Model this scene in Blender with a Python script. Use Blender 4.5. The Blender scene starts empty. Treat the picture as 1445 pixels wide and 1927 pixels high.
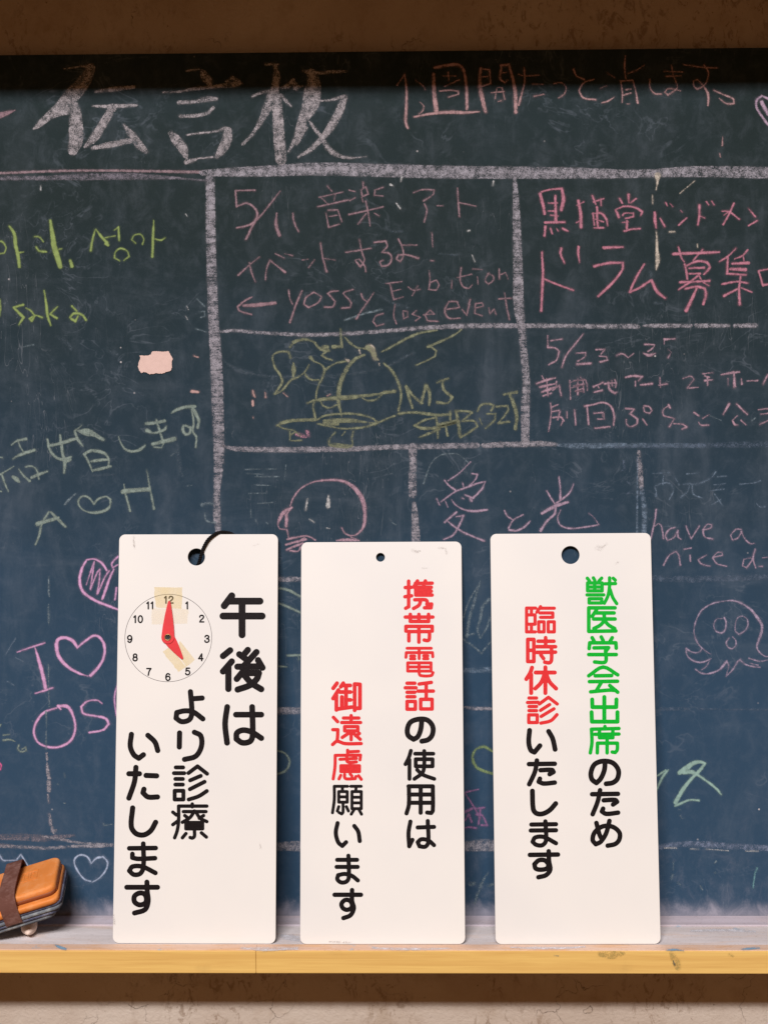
import bpy, bmesh, math, random
import numpy as np
from mathutils import Vector, Matrix
from math import radians, sin, cos, tan, pi

random.seed(7)
SC = bpy.context.scene

# ------------------------------------------------------------------ camera
FPX, PW, PH = 2500.0, 1445.0, 1927.0          # focal length in photograph pixels
D = 1.0                                        # metres from lens to blackboard
PITCH, YAW, ROLL = radians(-4.5), radians(0.9), radians(-0.32)
_f = Vector((-sin(YAW) * cos(PITCH), cos(YAW) * cos(PITCH), sin(PITCH))).normalized()
_r = _f.cross(Vector((0, 0, 1))).normalized()
_u = _r.cross(_f).normalized()
_r2 = (_r * cos(ROLL) + _u * sin(ROLL)).normalized()
_u2 = (_u * cos(ROLL) - _r * sin(ROLL)).normalized()
CAM = Vector((0, -D, 0))
cam = bpy.data.objects.new("camera", bpy.data.cameras.new("camera"))
SC.collection.objects.link(cam)
cam.matrix_world = Matrix((( _r2.x, _u2.x, -_f.x, CAM.x), (_r2.y, _u2.y, -_f.y, CAM.y), (_r2.z, _u2.z, -_f.z, CAM.z), (0, 0, 0, 1)))
cam.data.sensor_fit = 'VERTICAL'
cam.data.sensor_height = 24.0
cam.data.lens = 24.0 * FPX / PH
cam.data.clip_start = 0.02
cam.data.clip_end = 50
SC.camera = cam
AR, AU, AF = np.array(_r2), np.array(_u2), np.array(_f)
AC = np.array(CAM)

def rays(px, py):
    px = np.asarray(px, float); py = np.asarray(py, float)
    return ((px - PW / 2) / FPX)[..., None] * AR - ((py - PH / 2) / FPX)[..., None] * AU + AF

def hit(px, py, p0, n):
    d = rays(px, py); p0 = np.asarray(p0, float); n = np.asarray(n, float)
    t = ((p0 - AC) @ n) / (d @ n)
    return AC + d * np.asarray(t)[..., None]

def on_board(px, py, d=0.0):
    return hit(px, py, (0, -d, 0), (0, 1, 0))

def level(px, py, z):
    return hit(px, py, (0, 0, z), (0, 0, 1))

# ------------------------------------------------------------------ world, lamps, exposure
w = bpy.data.worlds.new("World"); SC.world = w; w.use_nodes = True
w.node_tree.nodes["Background"].inputs[0].default_value = (0.190, 0.092, 0.038, 1)   # dim warm indoor light
w.node_tree.nodes["Background"].inputs[1].default_value = 1.0
SC.view_settings.view_transform = 'Standard'
SC.view_settings.look = 'None'
SC.view_settings.exposure = 0
SC.view_settings.gamma = 1

def tube_lamp(elev, az, power, color, length=2.6, r=6.0):
    ld = bpy.data.lights.new("tube_lamp", 'AREA'); ld.shape = 'RECTANGLE'
    ld.size = length; ld.size_y = 0.05; ld.energy = power; ld.color = color
    o = bpy.data.objects.new("tube_lamp", ld); SC.collection.objects.link(o)
    e, a = radians(elev), radians(az)
    tgt = Vector((0, 0, -0.1))
    d = Vector((sin(a) * cos(e), -cos(a) * cos(e), sin(e)))
    o.location = tgt + d * r
    o.rotation_euler = (-d).to_track_quat('-Z', 'Y').to_euler()
    return o
tube_lamp(34.1, -9, 236, (1.0, 0.965, 0.985))
tube_lamp(35.6, -9, 236, (1.0, 0.965, 0.985))
BEAM_D, BEAM_E = 0.124, 31.6                   # depth of the beam; lamp height angle seen from the board's top

# ------------------------------------------------------------------ node helpers
class NT:
    def __init__(s, name):
        s.m = bpy.data.materials.new(name); s.m.use_nodes = True
        s.t = s.m.node_tree; s.t.nodes.clear()
        s.out = s.t.nodes.new('ShaderNodeOutputMaterial')
    def n(s, kind, **kw):
        x = s.t.nodes.new(kind)
        for k, v in kw.items():
            if k.startswith('i_'):
                x.inputs[k[2:].replace('_', ' ')].default_value = v
            else: setattr(x, k, v)
        return x
    def l(s, a, b): s.t.links.new(a, b)
    def val(s, sock, v):
        if isinstance(v, (int, float)): sock.default_value = v
        else: s.l(v, sock)
    def math(s, op, a, b=None, clamp=False):
        x = s.t.nodes.new('ShaderNodeMath'); x.operation = op; x.use_clamp = clamp
        s.val(x.inputs[0], a)
        if b is not None: s.val(x.inputs[1], b)
        return x.outputs[0]
    def coord(s, scale=(1, 1, 1), loc=(0, 0, 0)):
        tc = s.n('ShaderNodeTexCoord'); mp = s.n('ShaderNodeMapping')
        mp.inputs['Scale'].default_value = scale; mp.inputs['Location'].default_value = loc
        s.l(tc.outputs['Object'], mp.inputs['Vector']); return mp.outputs[0]
    def noise(s, scale, detail=3, rough=0.55, vec=None, dist=0.0):
        x = s.n('ShaderNodeTexNoise'); x.inputs['Scale'].default_value = scale
        x.inputs['Detail'].default_value = detail; x.inputs['Roughness'].default_value = rough
        x.inputs['Distortion'].default_value = dist
        s.l(vec if vec is not None else s.coord(), x.inputs['Vector']); return x.outputs['Fac']
    def ramp(s, f, a, b, lo=0.0, hi=1.0, smooth=True):
        x = s.n('ShaderNodeMapRange'); x.interpolation_type = 'SMOOTHSTEP' if smooth else 'LINEAR'
        s.l(f, x.inputs['Value'])
        for k, v in (('From Min', a), ('From Max', b), ('To Min', lo), ('To Max', hi)): x.inputs[k].default_value = v
        return x.outputs['Result']
    def mix(s, f, a, b):
        x = s.n('ShaderNodeMix', data_type='RGBA')
        s.val(x.inputs['Factor'], f)
        for sock, v in ((x.inputs['A'], a), (x.inputs['B'], b)):
            if isinstance(v, tuple): sock.default_value = (*v[:3], 1)
            else: s.l(v, sock)
        return x.outputs['Result']
    def bump(s, h, strength=0.3, dist=0.001):
        x = s.n('ShaderNodeBump'); x.inputs['Strength'].default_value = strength
        x.inputs['Distance'].default_value = dist; s.l(h, x.inputs['Height']); return x.outputs[0]
    def bsdf(s, color, rough=0.6, normal=None, spec=0.5, **kw):
        x = s.n('ShaderNodeBsdfPrincipled')
        if isinstance(color, tuple): x.inputs['Base Color'].default_value = (*color[:3], 1)
        else: s.l(color, x.inputs['Base Color'])
        s.val(x.inputs['Roughness'], rough); x.inputs['Specular IOR Level'].default_value = spec
        if normal is not None: s.l(normal, x.inputs['Normal'])
        for k, v in kw.items(): x.inputs[k].default_value = v
        return x
    def done(s, sh):
        s.l(sh.outputs[0] if hasattr(sh, 'outputs') else sh, s.out.inputs[0]); return s.m

def lin(r, g, b):
    f = lambda c: (c / 255 / 12.92) if c <= 10 else ((c / 255 + 0.055) / 1.055) ** 2.4
    return (f(r), f(g), f(b))

# ------------------------------------------------------------------ object helpers
def link(name, me, mat=None, parent=None, **props):
    o = bpy.data.objects.new(name, me); SC.collection.objects.link(o)
    if mat is not None and me is not None: me.materials.append(mat)
    if parent is not None: o.parent = parent
    for k, v in props.items(): o[k] = v
    return o

def thing(name, label, cat, loc=(0, 0, 0), group=None, matrix=None):
    o = link(name, None, label=label, category=cat)
    if matrix is not None: o.matrix_world = matrix
    else: o.location = loc
    if group: o['group'] = group
    o.empty_display_size = 0.02
    return o

def bm_mesh(bm, name, smooth=False):
    me = bpy.data.meshes.new(name); bm.to_mesh(me); bm.free()
    if smooth:
        for p in me.polygons: p.use_smooth = True
    return me

def box_mesh(name, lo, hi, bev=0.0, seg=2, cuts=0):
    bm = bmesh.new(); bmesh.ops.create_cube(bm, size=1)
    for v in bm.verts:
        v.co = Vector([lo[i] + (v.co[i] + 0.5) * (hi[i] - lo[i]) for i in range(3)])
    if bev: bmesh.ops.bevel(bm, geom=bm.edges[:], offset=bev, segments=seg, affect='EDGES', profile=0.6)
    return bm_mesh(bm, name)

# ------------------------------------------------------------------ traced strokes
CHALK = """
@0 90
white Title character
485,160,8 560,148,12 640,138,20 690,150,60 650,230,95 590,310,110 530,370,110 470,430,85 380,505,60 300,575,45 255,612,12
400,520,30 450,490,50 520,470,60
565,425,50 572,500,85 575,600,105 575,700,105 550,775,70
725,330,20 850,312,35 1010,295,25
700,440,12 860,440,30 1030,432,20
850,450,60 780,570,62 710,680,62 640,745,20
700,755,25 830,730,45 980,700,40
935,580,12 990,650,50 1050,730,60 1105,785,30
rose Smear
0,510,50 60,490,36 115,470,12
@361 90
white Title character
-40,175,14 20,165,14 60,160,12
80,175,30 110,225,70 140,272,34
-215,335,12 -80,328,18 50,305,28 200,290,24 310,275,45 380,268,14
260,255,15 305,222,25 350,258,40
-95,412,28 20,405,26 120,385,40 190,385,22
-85,515,26 20,512,26 120,490,25 165,450,22
-160,640,36 -110,700,75 -60,770,65 -40,830,24
-35,655,14 80,640,14 190,628,16 250,605,20 290,620,30
275,625,55 265,690,75 235,760,70 190,820,30
-40,860,36 0,850,30 50,835,12 160,822,14
white Title character
555,125,16 600,122,14 660,125,8
630,135,25 640,220,55 625,310,60 640,400,76 650,550,80 660,700,84 672,840,84
460,365,18 520,340,20 600,325,30
600,340,50 570,450,65 510,570,36 450,660,22 385,725,24
670,350,16 715,405,26 750,440,10
670,302,20 720,290,35 765,240,25
765,240,20 785,300,45 840,285,12
835,175,12 900,185,60 915,260,100 910,330,125 895,420,125 860,500,90 825,580,70 790,670,40 730,780,16
860,600,30 830,650,30 790,725,22
880,172,14 960,190,20 1060,180,26 1165,178,18
940,398,10 1040,395,16 1140,365,24 1160,360,20
1150,380,45 1110,480,60 1050,590,60 990,670,42 900,760,36 800,825,14
880,550,14 930,615,26 980,680,30 1020,750,36 1080,800,36 1180,830,18 1320,818,6
@722 90
pale Numeral
100,282,12 158,200,14 172,330,20 168,480,24 165,560,24 180,605,20
pale Character
240,245,8 290,280,12 312,315,10
275,410,8 302,440,12 290,480,12 260,500,8
230,520,18 330,500,20 480,485,26 600,488,26 720,480,10
375,195,24 378,320,32 395,475,36
385,150,26 470,132,24 560,128,26 600,165,24 622,300,24 625,460,26
445,212,8 545,212,10
485,185,10 490,250,10
455,292,10 570,240,14
420,325,14 500,320,14 560,325,16 560,350,14 490,370,16
pale Character
730,155,24 722,240,26 735,350,36 765,480,26
740,160,14 795,165,14 805,265,14
730,220,14 790,215,12
715,298,18 805,268,12
880,135,22 940,125,22 975,250,26 990,350,30 993,485,28
885,150,18 875,230,20 910,262,12 935,240,10
880,190,12 925,185,10
810,337,12 905,330,12
850,300,10 890,300,10 910,385,10
850,305,10 838,385,10
860,405,12 885,398,12
pale Character
1015,200,10 1060,212,10 1170,205,10
1055,150,14 1060,250,16 1040,340,18 1015,430,18
1120,272,10 1200,275,8
1130,365,12 1205,350,12
pale Character
1280,270,12 1335,262,12 1372,300,12 1360,345,12 1315,378,12
@1084 90
pale Character
-20,165,18 0,210,14 60,240,16
130,238,14 60,260,16 20,320,16 50,375,16 145,390,18
pale Character
225,185,6 290,225,10
180,305,8 230,285,8
190,415,14 240,400,12 285,370,8
368,62,14 362,150,14 372,232,14
390,192,12 450,170,12 512,130,10
330,250,14 420,245,14
335,250,12 345,330,12 345,410,12
425,245,14 450,340,14 462,415,16
375,315,16 410,310,14
350,358,14 410,340,12
375,422,6 400,422,6
pale Character
552,240,14 555,300,14 590,345,14 640,348,14
pale Character
660,178,10 800,182,12
675,215,14 790,210,10
715,132,12 730,210,12 760,290,12 740,320,14 690,355,16 665,335,12 690,308,14 750,315,12 785,325,10
pale Character
805,125,12 930,145,14 1060,152,12
960,130,14 992,180,14 985,240,14 960,285,14 910,310,16 885,290,14 880,250,12 910,238,12 950,280,14 990,350,20 990,435,16
pale Full stop
1035,320,14 1100,350,14 1180,385,16 1185,420,16 1130,420,14 1075,380,12
lilac Heart
1395,362,18 1355,400,20 1360,460,20 1400,520,20 1445,580,20 1480,600,10
1395,362,18 1445,385,18 1500,450,18
1395,410,30 1415,450,30 1445,500,30
pale Tick mark
1100,670,6 1098,735,14
1078,795,8 1084,822,8
@0 330
lime Hangul character
-10,495,18 20,500,16 48,545,16 35,585,14 -5,592,14
75,385,22 110,440,28 120,520,30 140,610,28 148,688,26
130,585,18 180,577,12
lime Hangul character
262,462,14 300,465,16 330,500,16
275,540,18 300,570,20 352,575,18
382,340,22 395,430,34 410,530,44 430,600,44 455,685,40
430,560,16 470,552,14
lime Full stop
533,645,28 545,685,30
lime Hangul character
720,410,14 700,480,20 685,565,22
725,405,14 765,460,24 810,510,26
795,470,14 870,455,12
800,515,26 815,525,26
865,412,14 895,390,18 897,440,20 900,490,18
905,645,14 865,620,16 870,580,16 910,550,16 960,570,16 975,610,16 935,640,14
lime Hangul character
1025,512,14 995,485,14 1015,450,14 1060,445,14 1085,480,14 1075,518,16
1160,338,12 1155,450,22 1150,612,24
1170,480,14 1215,488,16 1245,470,10
lime Letter
0,930,12 8,1000,14 0,1060,12
lime Letter
178,975,22 105,995,20 180,1070,26 145,1125,14
lime Letter
200,1000,16 235,1020,18 265,1060,20 240,1095,26 225,1080,20 270,1055,16 320,1070,18
lime Letter
335,868,14 350,960,20 360,1050,24 385,1130,18
435,990,14 380,1045,20 430,1075,22
lime Letter
545,985,18 580,1020,18
530,1070,22 560,1040,20 620,1050,22 650,1090,20
540,1080,22 570,1100,22 590,1060,16
@361 330
rose Numeral
475,112,14 330,115,16 338,235,16 420,210,16 490,270,20 480,340,20 430,375,18 340,395,16
rose Slash
665,120,14 540,280,16 470,360,18 410,480,20
rose Numeral
640,285,14 635,370,26 660,450,30
rose Numeral
762,285,16 770,350,16 805,425,14
rose Character
1020,80,12 1055,120,10
960,165,12 1140,125,10
975,170,8 1020,210,10
1085,135,8 1070,195,8
950,235,14 1060,212,14 1180,185,14
1010,285,10 1030,390,16
1030,262,16 1100,260,12 1130,350,12
1035,310,10 1095,300,10
1035,390,14 1110,368,12
rose Character
1185,112,12 1230,122,10
1190,190,14 1230,168,12
1290,50,16 1290,95,14
1275,110,12 1310,85,12 1330,140,14 1285,160,14 1275,110,12
1280,165,14 1290,200,12
1440,90,12 1380,110,14 1375,150,14 1440,155,12
1185,295,16 1300,270,14 1440,238,14
1310,195,14 1330,290,14 1342,380,12
1310,290,14 1250,370,12
1375,285,12 1410,305,12
rose Character
510,615,10 430,680,14 350,752,16
435,660,14 450,730,14 480,805,12
rose Character
590,640,14 565,700,14 555,785,14
590,640,16 640,680,14 705,730,18
630,590,12 695,622,12
700,590,8 760,605,10
rose Character
835,638,12 875,632,8
925,635,10 880,695,12
rose Character
970,510,14 985,610,14 1015,725,20
985,625,10 1080,638,10
rose Character
1160,580,14 1350,550,14
1262,485,10 1285,590,14 1300,640,14 1270,690,16 1230,640,14 1260,630,12 1300,680,16 1310,725,14
rose Character
1375,505,16 1460,495,16 1470,535,16 1430,580,14 1490,590,16 1505,630,16 1480,675,16 1430,685,14 1415,650,14 1440,640,12
rose Arrow
455,915,14 400,945,16 345,990,18 360,1020,16 450,1048,16
390,982,22 500,975,32 630,962,26
rose Letter
730,865,14 740,930,12 760,970,10
830,870,16 790,960,18 770,1020,18 740,1105,20
rose Letter
920,880,14 860,920,14 845,970,14 880,995,14 950,960,14 978,915,12 920,880,12
rose Letter
1105,870,12 1050,875,14 1025,890,14 1080,950,14 1060,990,16 1000,992,14
rose Letter
1215,860,12 1150,880,14 1140,890,14 1200,960,16 1190,995,16 1130,1000,16
rose Letter
1275,890,14 1290,930,14 1320,950,14
1370,885,10 1320,960,14 1270,1030,14 1240,1080,18
rose Letter
1440,1040,12 1385,1060,12 1365,1100,12 1390,1135,12 1445,1120,12
faint Scribble
40,930,8 100,990,10
60,1030,10 95,1025,10 100,1060,10 70,1070,10
30,1155,6 110,1180,8
@722 330
rose Character
225,130,12 290,108,14 380,110,14 370,145,12 300,192,14
305,215,12 325,260,14 305,350,14
rose Long vowel mark
400,228,12 445,230,10
rose Character
555,95,12 560,200,14 570,310,16
565,205,12 695,232,10
rose Character
145,525,12 250,525,14
110,480,12 135,530,14 150,600,14 125,650,14 95,630,14 110,600,14 180,600,18 260,625,20
rose Exclamation mark
363,435,14 368,540,10
355,643,12 378,643,12
rose Letter
15,815,10 135,800,10
45,815,12 60,870,14 75,935,12 148,915,10
60,875,10 130,858,10
rose Letter
185,840,10 220,865,12 275,858,10
255,835,8 215,905,12
rose Letter
342,720,10 348,800,12 338,860,12
345,810,12 395,790,12 415,825,12 395,865,12 345,860,12
rose Letter
513,795,10 510,850,10
rose Letter
583,695,12 575,790,14 600,840,14 640,850,12 665,825,10
550,770,10 660,745,12
rose Letter
705,765,10 710,820,10
670,705,10 740,710,8
rose Letter
790,735,12 765,790,12 785,820,12 825,790,12 820,755,12 780,740,12
rose Letter
868,705,12 870,780,12
870,750,10 900,740,10 915,730,10 935,780,10
rose Letter
85,970,12 75,1060,12 95,1118,12
rose Letter
145,1020,10 180,1025,10 180,1065,12 150,1080,12 145,1030,10
rose Letter
245,1020,12 215,1045,12 275,1070,12 240,1095,12
rose Letter
300,1050,12 380,1045,12 350,1015,12 310,1050,12 330,1095,14 410,1100,12
rose Letter
475,1010,16 570,995,12 550,950,14 490,950,14 460,1020,18 490,1075,16 575,1075,12
rose Letter
590,1010,12 625,1055,12 650,935,18
rose Letter
690,1000,12 750,985,12 740,960,12 690,965,14 685,1040,14 740,1058,12
rose Letter
790,1000,12 800,1045,12 830,1005,12 845,1050,12
rose Letter
865,930,14 960,925,14
910,885,12 925,990,14 945,1085,14
pink Character
1175,140,26 1200,230,26 1210,290,22
1185,125,14 1260,105,16 1340,100,20 1352,180,32 1335,260,26
1290,155,22 1295,345,24
1240,210,14 1305,208,14
1240,268,16 1275,268,14
1255,300,14 1310,305,14
1215,355,22 1360,352,18
1215,385,22 1210,455,22
1255,400,18 1268,440,14
1300,400,12 1312,418,12
1345,400,18 1385,420,18
pink Character
1190,580,18 1198,750,22 1190,900,22 1185,1020,22
1205,780,18 1300,820,18 1425,865,16
1335,550,22 1330,590,22 1360,660,14
1466,540,24 1463,590,20 1473,655,12
@1084 330
pink Character
15,190,22 30,280,28 35,390,24
5,225,12 55,200,12
0,355,14 40,335,14
120,155,18 145,215,16
130,200,16 205,175,14
185,180,16 185,225,14
155,240,20 158,290,20
125,285,16 135,375,18
120,290,14 185,285,18 225,330,20 235,380,14
155,290,20 160,380,20
140,330,12 205,350,14
135,395,16 205,395,16
pink Character
392,145,24 395,205,16
325,175,18 345,210,16
450,175,16 410,205,14
295,260,20 320,315,22
300,255,14 370,232,16 450,245,20 495,275,22 485,300,16
350,300,16 360,285,12 430,285,14 430,310,16 370,325,14
380,345,20 380,400,22
345,355,12 390,350,14
360,420,18 420,405,16 480,402,14
pink Character
590,280,22 592,340,28 600,395,14
630,325,14 665,385,20
672,205,14 685,230,14
705,212,10 725,235,10
pink Character
785,265,10 798,280,8
830,320,12 770,375,16
pink Character
925,225,20 925,300,20 915,370,20
930,305,12 965,322,14
978,198,14 995,222,14
1018,195,16 1035,220,16
pink Character
1185,212,18 1150,290,16 1105,370,18
1095,270,10 1150,275,14 1225,330,16
1110,300,10 1160,265,10
pink Character
1295,250,12 1345,310,18
1360,342,14 1295,378,14
pink Character
205,545,26 350,540,16
135,685,24 230,662,22 350,658,20 345,710,20 280,800,22 165,912,22
pink Character
510,670,18 450,770,20 400,880,20 470,850,20 560,790,20
565,790,22 610,880,26 670,925,18
pink Character
730,592,24 900,585,24 1075,578,18
768,540,18 790,620,18 810,650,14
950,560,14 880,640,18
815,670,18 828,730,20 835,780,18
830,680,18 900,648,20 980,655,22 1005,690,22 985,720,20 960,745,14
850,700,16 960,695,20
850,740,16 930,740,18
780,805,22 900,800,18 1000,795,22
910,760,20 860,800,20 770,860,16
920,750,14 950,800,14 995,830,14
820,855,18 900,838,20 965,850,22 975,900,24 955,970,22
905,850,18 870,930,26 825,1020,28
pink Character
1200,550,12 1140,610,18 1075,650,14
1140,610,18 1135,740,20
1290,560,16 1250,605,16 1190,630,12
1255,605,14 1260,640,14
1175,665,20 1295,660,26
1160,705,24 1270,710,30
1135,740,16 1275,750,18
1095,820,18 1210,800,18 1290,812,16
1235,760,18 1225,860,20 1228,970,24
1225,850,16 1110,908,22
1235,845,14 1320,880,14
pink Character
1370,720,16 1480,700,14
1372,725,16 1405,830,18
1405,825,18 1480,820,16
cream Drip
612,0,50 610,50,20 600,110,8
572,150,8 575,215,12
600,420,4 605,480,16 605,560,22 612,640,34 600,710,10
890,42,7 780,135,9
700,425,14 740,425,12
910,520,10 912,545,10
@G 0 0
pinkish Ruled line
0,326,5 100,322,5 200,321,5 380,324,6
smudge Ruled line
0,335,8 80,335,8 160,333,12 250,332,12 330,335,5 390,340,3
line Ruled line
380,325,10 430,324,16 500,322,20 600,318,24 720,321,24 850,324,24 1000,325,22 1100,326,20 1200,327,15 1300,323,20 1450,325,22
@0 630
sage Character
90,830,14 130,800,18 200,785,24
135,790,12 155,840,16 178,880,14
100,935,12 150,905,24 262,868,26
-10,920,10 20,925,14
0,1055,18 60,1020,14 108,990,10
15,1050,20 40,1120,18 65,1180,14
100,1070,24 130,1090,36 150,1110,16
145,1012,14 180,1060,18 225,1100,24
195,995,16 245,990,16 280,1020,16 295,1085,16
240,1075,24 300,1050,26 358,1030,16
-10,1175,16 15,1180,14
sage Character
360,785,18 375,860,22 420,920,22 480,940,26 540,920,18
455,755,16 465,830,26 475,900,24 490,960,30 485,1040,18
385,835,24 450,820,24 530,795,30 580,780,20
500,950,36 535,940,20
622,680,10 565,725,20 590,790,24 628,840,14
590,725,16 660,735,60 700,745,40 780,790,26
635,900,22 680,875,26 750,880,28 800,900,22 822,950,18 820,990,18
640,905,22 670,960,20 700,1030,14
690,955,18 740,945,26 815,940,18
710,1020,22 760,1010,26 835,990,20
sage Character
895,768,8 910,810,14 950,865,20 1010,878,22 1060,862,24 1095,835,18
sage Character
1105,668,30 1160,665,26 1240,650,28
1110,720,34 1160,740,18 1240,715,24 1255,690,14
1180,640,16 1195,690,20 1225,790,20
1150,825,26 1210,810,30 1315,785,36
1160,845,14 1220,850,14 1235,815,12
sage Character
1295,590,14 1330,565,26 1400,545,24 1470,540,24
1450,550,20 1475,600,22 1500,640,24 1490,700,24
1385,685,20 1380,720,24 1400,750,24 1430,740,22 1440,700,22 1400,685,20
sage Letter
370,1335,18 320,1420,20 295,1520,20 270,1580,16
385,1335,20 440,1390,26 495,1445,20
285,1425,36 350,1405,30 440,1380,28
sage Letter
935,1125,8 945,1190,16 965,1260,18 982,1328,18
930,1182,40 1020,1170,34 1125,1165,34
1108,1015,6 1120,1090,16 1140,1200,18 1162,1310,22
sage Heart
710,1275,18 670,1225,18 625,1215,14 595,1245,20 600,1290,14 650,1330,14 720,1340,24 790,1325,24 830,1290,20 835,1240,18 800,1218,14 740,1240,20 712,1275,16
faint Scribble
490,1275,16 530,1235,14 570,1200,10
1290,910,5 1335,880,5
1410,1140,10 1445,1135,10
180,90,8 255,75,12
@361 600
sage Character
0,655,10 30,700,20 55,775,22
0,680,14 15,780,18 10,850,18 35,890,18 30,968,16
@361 600
olive Drawing
622,565,14 680,480,20 670,430,18 625,360,18 608,290,16 625,262,16 680,245,16 730,250,18 745,295,18
625,570,10 680,540,14 750,460,18 800,440,14 850,400,16 885,345,16
740,215,18 770,175,26 850,155,20 920,175,18 950,210,20 980,230,24 1030,240,24
980,275,16 1010,295,16 1055,310,16
1030,235,16 975,275,12
990,215,34 1020,210,30
1065,210,30 1100,210,24 1130,210,22 1125,160,20 1120,75,12
1150,135,10 1190,180,22 1240,215,16 1310,225,12
765,330,12 768,380,34 765,430,20
850,405,14 870,440,18 910,460,18 955,460,12
895,290,30 920,320,14 975,345,16 1000,385,22 985,440,18 955,500,14 938,560,16 935,600,14 915,650,16 920,700,18 935,755,14
1005,385,18 1060,345,14 1120,325,16 1170,320,14
1300,270,18 1220,310,26 1160,390,32 1120,480,34 1105,570,34 1110,650,24 1130,735,14
870,635,14 940,612,22 1050,600,32 1150,595,36 1300,580,26 1380,570,20 1520,545,26
970,620,10 990,655,14 1040,670,16 1095,645,14
1285,595,12 1320,615,16 1380,610,14 1430,575,12
640,805,16 690,780,26 780,765,26 930,760,24
645,800,16 690,825,14 770,840,14
945,760,14 1000,730,16 1120,715,18 1240,718,18 1350,745,16 1400,775,16 1340,805,20 1230,825,16 1120,825,14 1020,805,18 950,790,16
990,765,12 1100,765,36 1180,765,36 1280,775,20 1370,785,10
1000,785,30 1100,795,24
1375,800,16 1450,760,14 1530,730,14
740,850,14 740,918,14 825,915,14
740,880,10 780,850,12 820,880,12
1080,855,14 1035,910,14 1035,950,20 1100,955,36 1190,960,30 1210,945,14 1205,900,14 1215,850,16
1130,880,8 1155,850,10
1305,225,10 1325,215,40 1360,240,44 1380,290,36 1400,310,12
@722 600
olive Drawing
-20,250,12 60,210,18 170,150,20 280,105,20 400,85,16
585,80,12 540,115,14 440,165,20 330,212,18
340,200,14 395,240,16 380,285,14 240,350,12
0,335,14 60,390,22 110,480,22 132,580,20 110,690,18
0,553,22 85,545,22
olive Letter
165,510,18 185,570,24 215,672,18
170,505,18 220,580,22 285,630,26
285,625,20 315,500,24
320,500,26 345,560,26 342,650,18
olive Numeral
400,480,14 440,465,22 485,450,18
440,470,20 450,530,22 515,590,20 480,635,18 405,630,24
olive Scribble
110,715,18 210,705,20 330,715,26 400,725,22 500,720,24
500,700,20 500,760,20
230,805,16 300,765,18 390,745,14
230,805,16 300,825,26 400,820,24 540,780,20
395,740,16 405,820,18 405,895,16
265,895,14 350,860,22 420,830,16
465,800,16 480,880,20
545,700,18 560,780,26 575,890,26
540,695,16 610,695,16 665,705,18 590,770,18
600,770,16 680,770,18 705,810,18 650,850,18 580,890,20
420,800,30 560,770,30
olive Numeral
705,695,16 730,650,16 790,640,18 830,655,18 810,690,20
775,715,14 840,715,16 835,760,18 765,825,14
720,750,12 740,800,12
olive Numeral
850,660,18 930,655,18 935,690,16 860,790,14
865,785,22 945,775,18
olive Numeral
905,570,18 1000,550,26
945,565,22 985,660,30 1000,740,26 990,830,26
rosy Numeral
1232,125,12 1235,215,14
1255,165,12 1340,152,12
1235,215,16 1290,220,14 1320,245,14 1300,310,14 1240,345,16
rosy Slash
1500,115,10 1440,190,16 1370,280,14 1340,365,12
rosy Character
1190,430,12 1200,450,12
1150,488,14 1215,465,18 1290,445,14
1175,515,22 1235,500,20 1290,490,14
1190,550,18 1250,530,24 1295,510,14
1200,580,16 1260,560,14
1225,450,10 1235,580,14
1300,470,12 1295,520,12
1270,540,10 1320,500,14 1335,580,12
rosy Character
1400,465,12 1405,605,12
1395,480,10 1470,462,10 1510,455,10
1405,520,10 1500,500,10
1425,505,12 1475,500,12
1440,545,12 1500,545,10
rosy Character
1255,635,14 1260,690,12 1255,760,14 1240,850,8
1265,665,14 1310,645,12
1260,700,14 1320,690,14
1270,745,14 1330,740,16 1355,770,12
1325,700,14 1310,760,16
1335,800,12 1350,760,12
1378,700,10 1380,745,12
1435,685,14 1445,800,12
@1084 600
rosy Numeral
0,258,12 70,255,14 65,285,10 10,320,12
5,342,20 105,335,20
rosy Numeral
148,232,16 215,230,12 185,265,12
170,280,10 225,285,12 235,310,12 180,325,18
rosy Tilde
302,275,14 345,262,14 390,292,12 430,262,10
rosy Numeral
515,192,16 590,195,10 575,220,10 540,245,16
505,260,12 545,275,24 590,262,16
rosy Numeral
662,155,18 742,150,12
662,160,8 660,190,8
690,230,6 715,250,8 690,292,14
rosy Character
-20,465,12 70,460,12 80,500,10 82,540,10
10,450,10 10,570,18
30,440,8 50,470,10 55,550,12
0,500,14 60,490,12
0,540,14 50,525,12
rosy Character
130,512,16 200,480,14
160,500,14 170,520,10
135,553,14 195,538,16
rosy Character
215,490,16 300,480,16 295,520,10
240,480,18 250,530,22 290,560,22 305,550,14
265,465,12 270,510,12
290,460,14 300,490,14
rosy Character
370,440,16 420,430,20 495,435,18 465,470,12
445,470,12 443,505,12
rosy Long vowel mark
485,498,18 570,488,18
rosy Character
628,440,8 632,515,12
620,500,14 685,490,14
rosy Numeral
803,450,10 860,432,12 885,455,10 840,515,12
835,522,14 918,515,10
rosy Letter
950,415,10 1025,405,10
965,430,12 1000,440,16
968,465,18 1025,458,12
985,440,14 988,500,14
rosy Character
1090,420,12 1160,408,20 1225,400,16
1185,400,14 1190,510,26
1140,450,10 1142,498,10
1242,455,14 1245,492,14
rosy Long vowel mark
1285,468,12 1365,465,14
rosy Character
1440,420,14 1405,490,14
rosy Character
65,658,18 130,645,14 200,630,16 260,660,18 285,740,18 278,800,14
80,650,14 92,795,16
135,712,14 205,705,14 210,750,12
160,755,14 210,755,10
190,700,10 200,740,10
140,825,14 250,812,16
rosy Character
375,675,20 435,680,12 405,715,16
405,715,18 460,755,18 455,790,14 410,812,12 380,795,10 375,760,10
500,755,14 530,800,12
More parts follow.
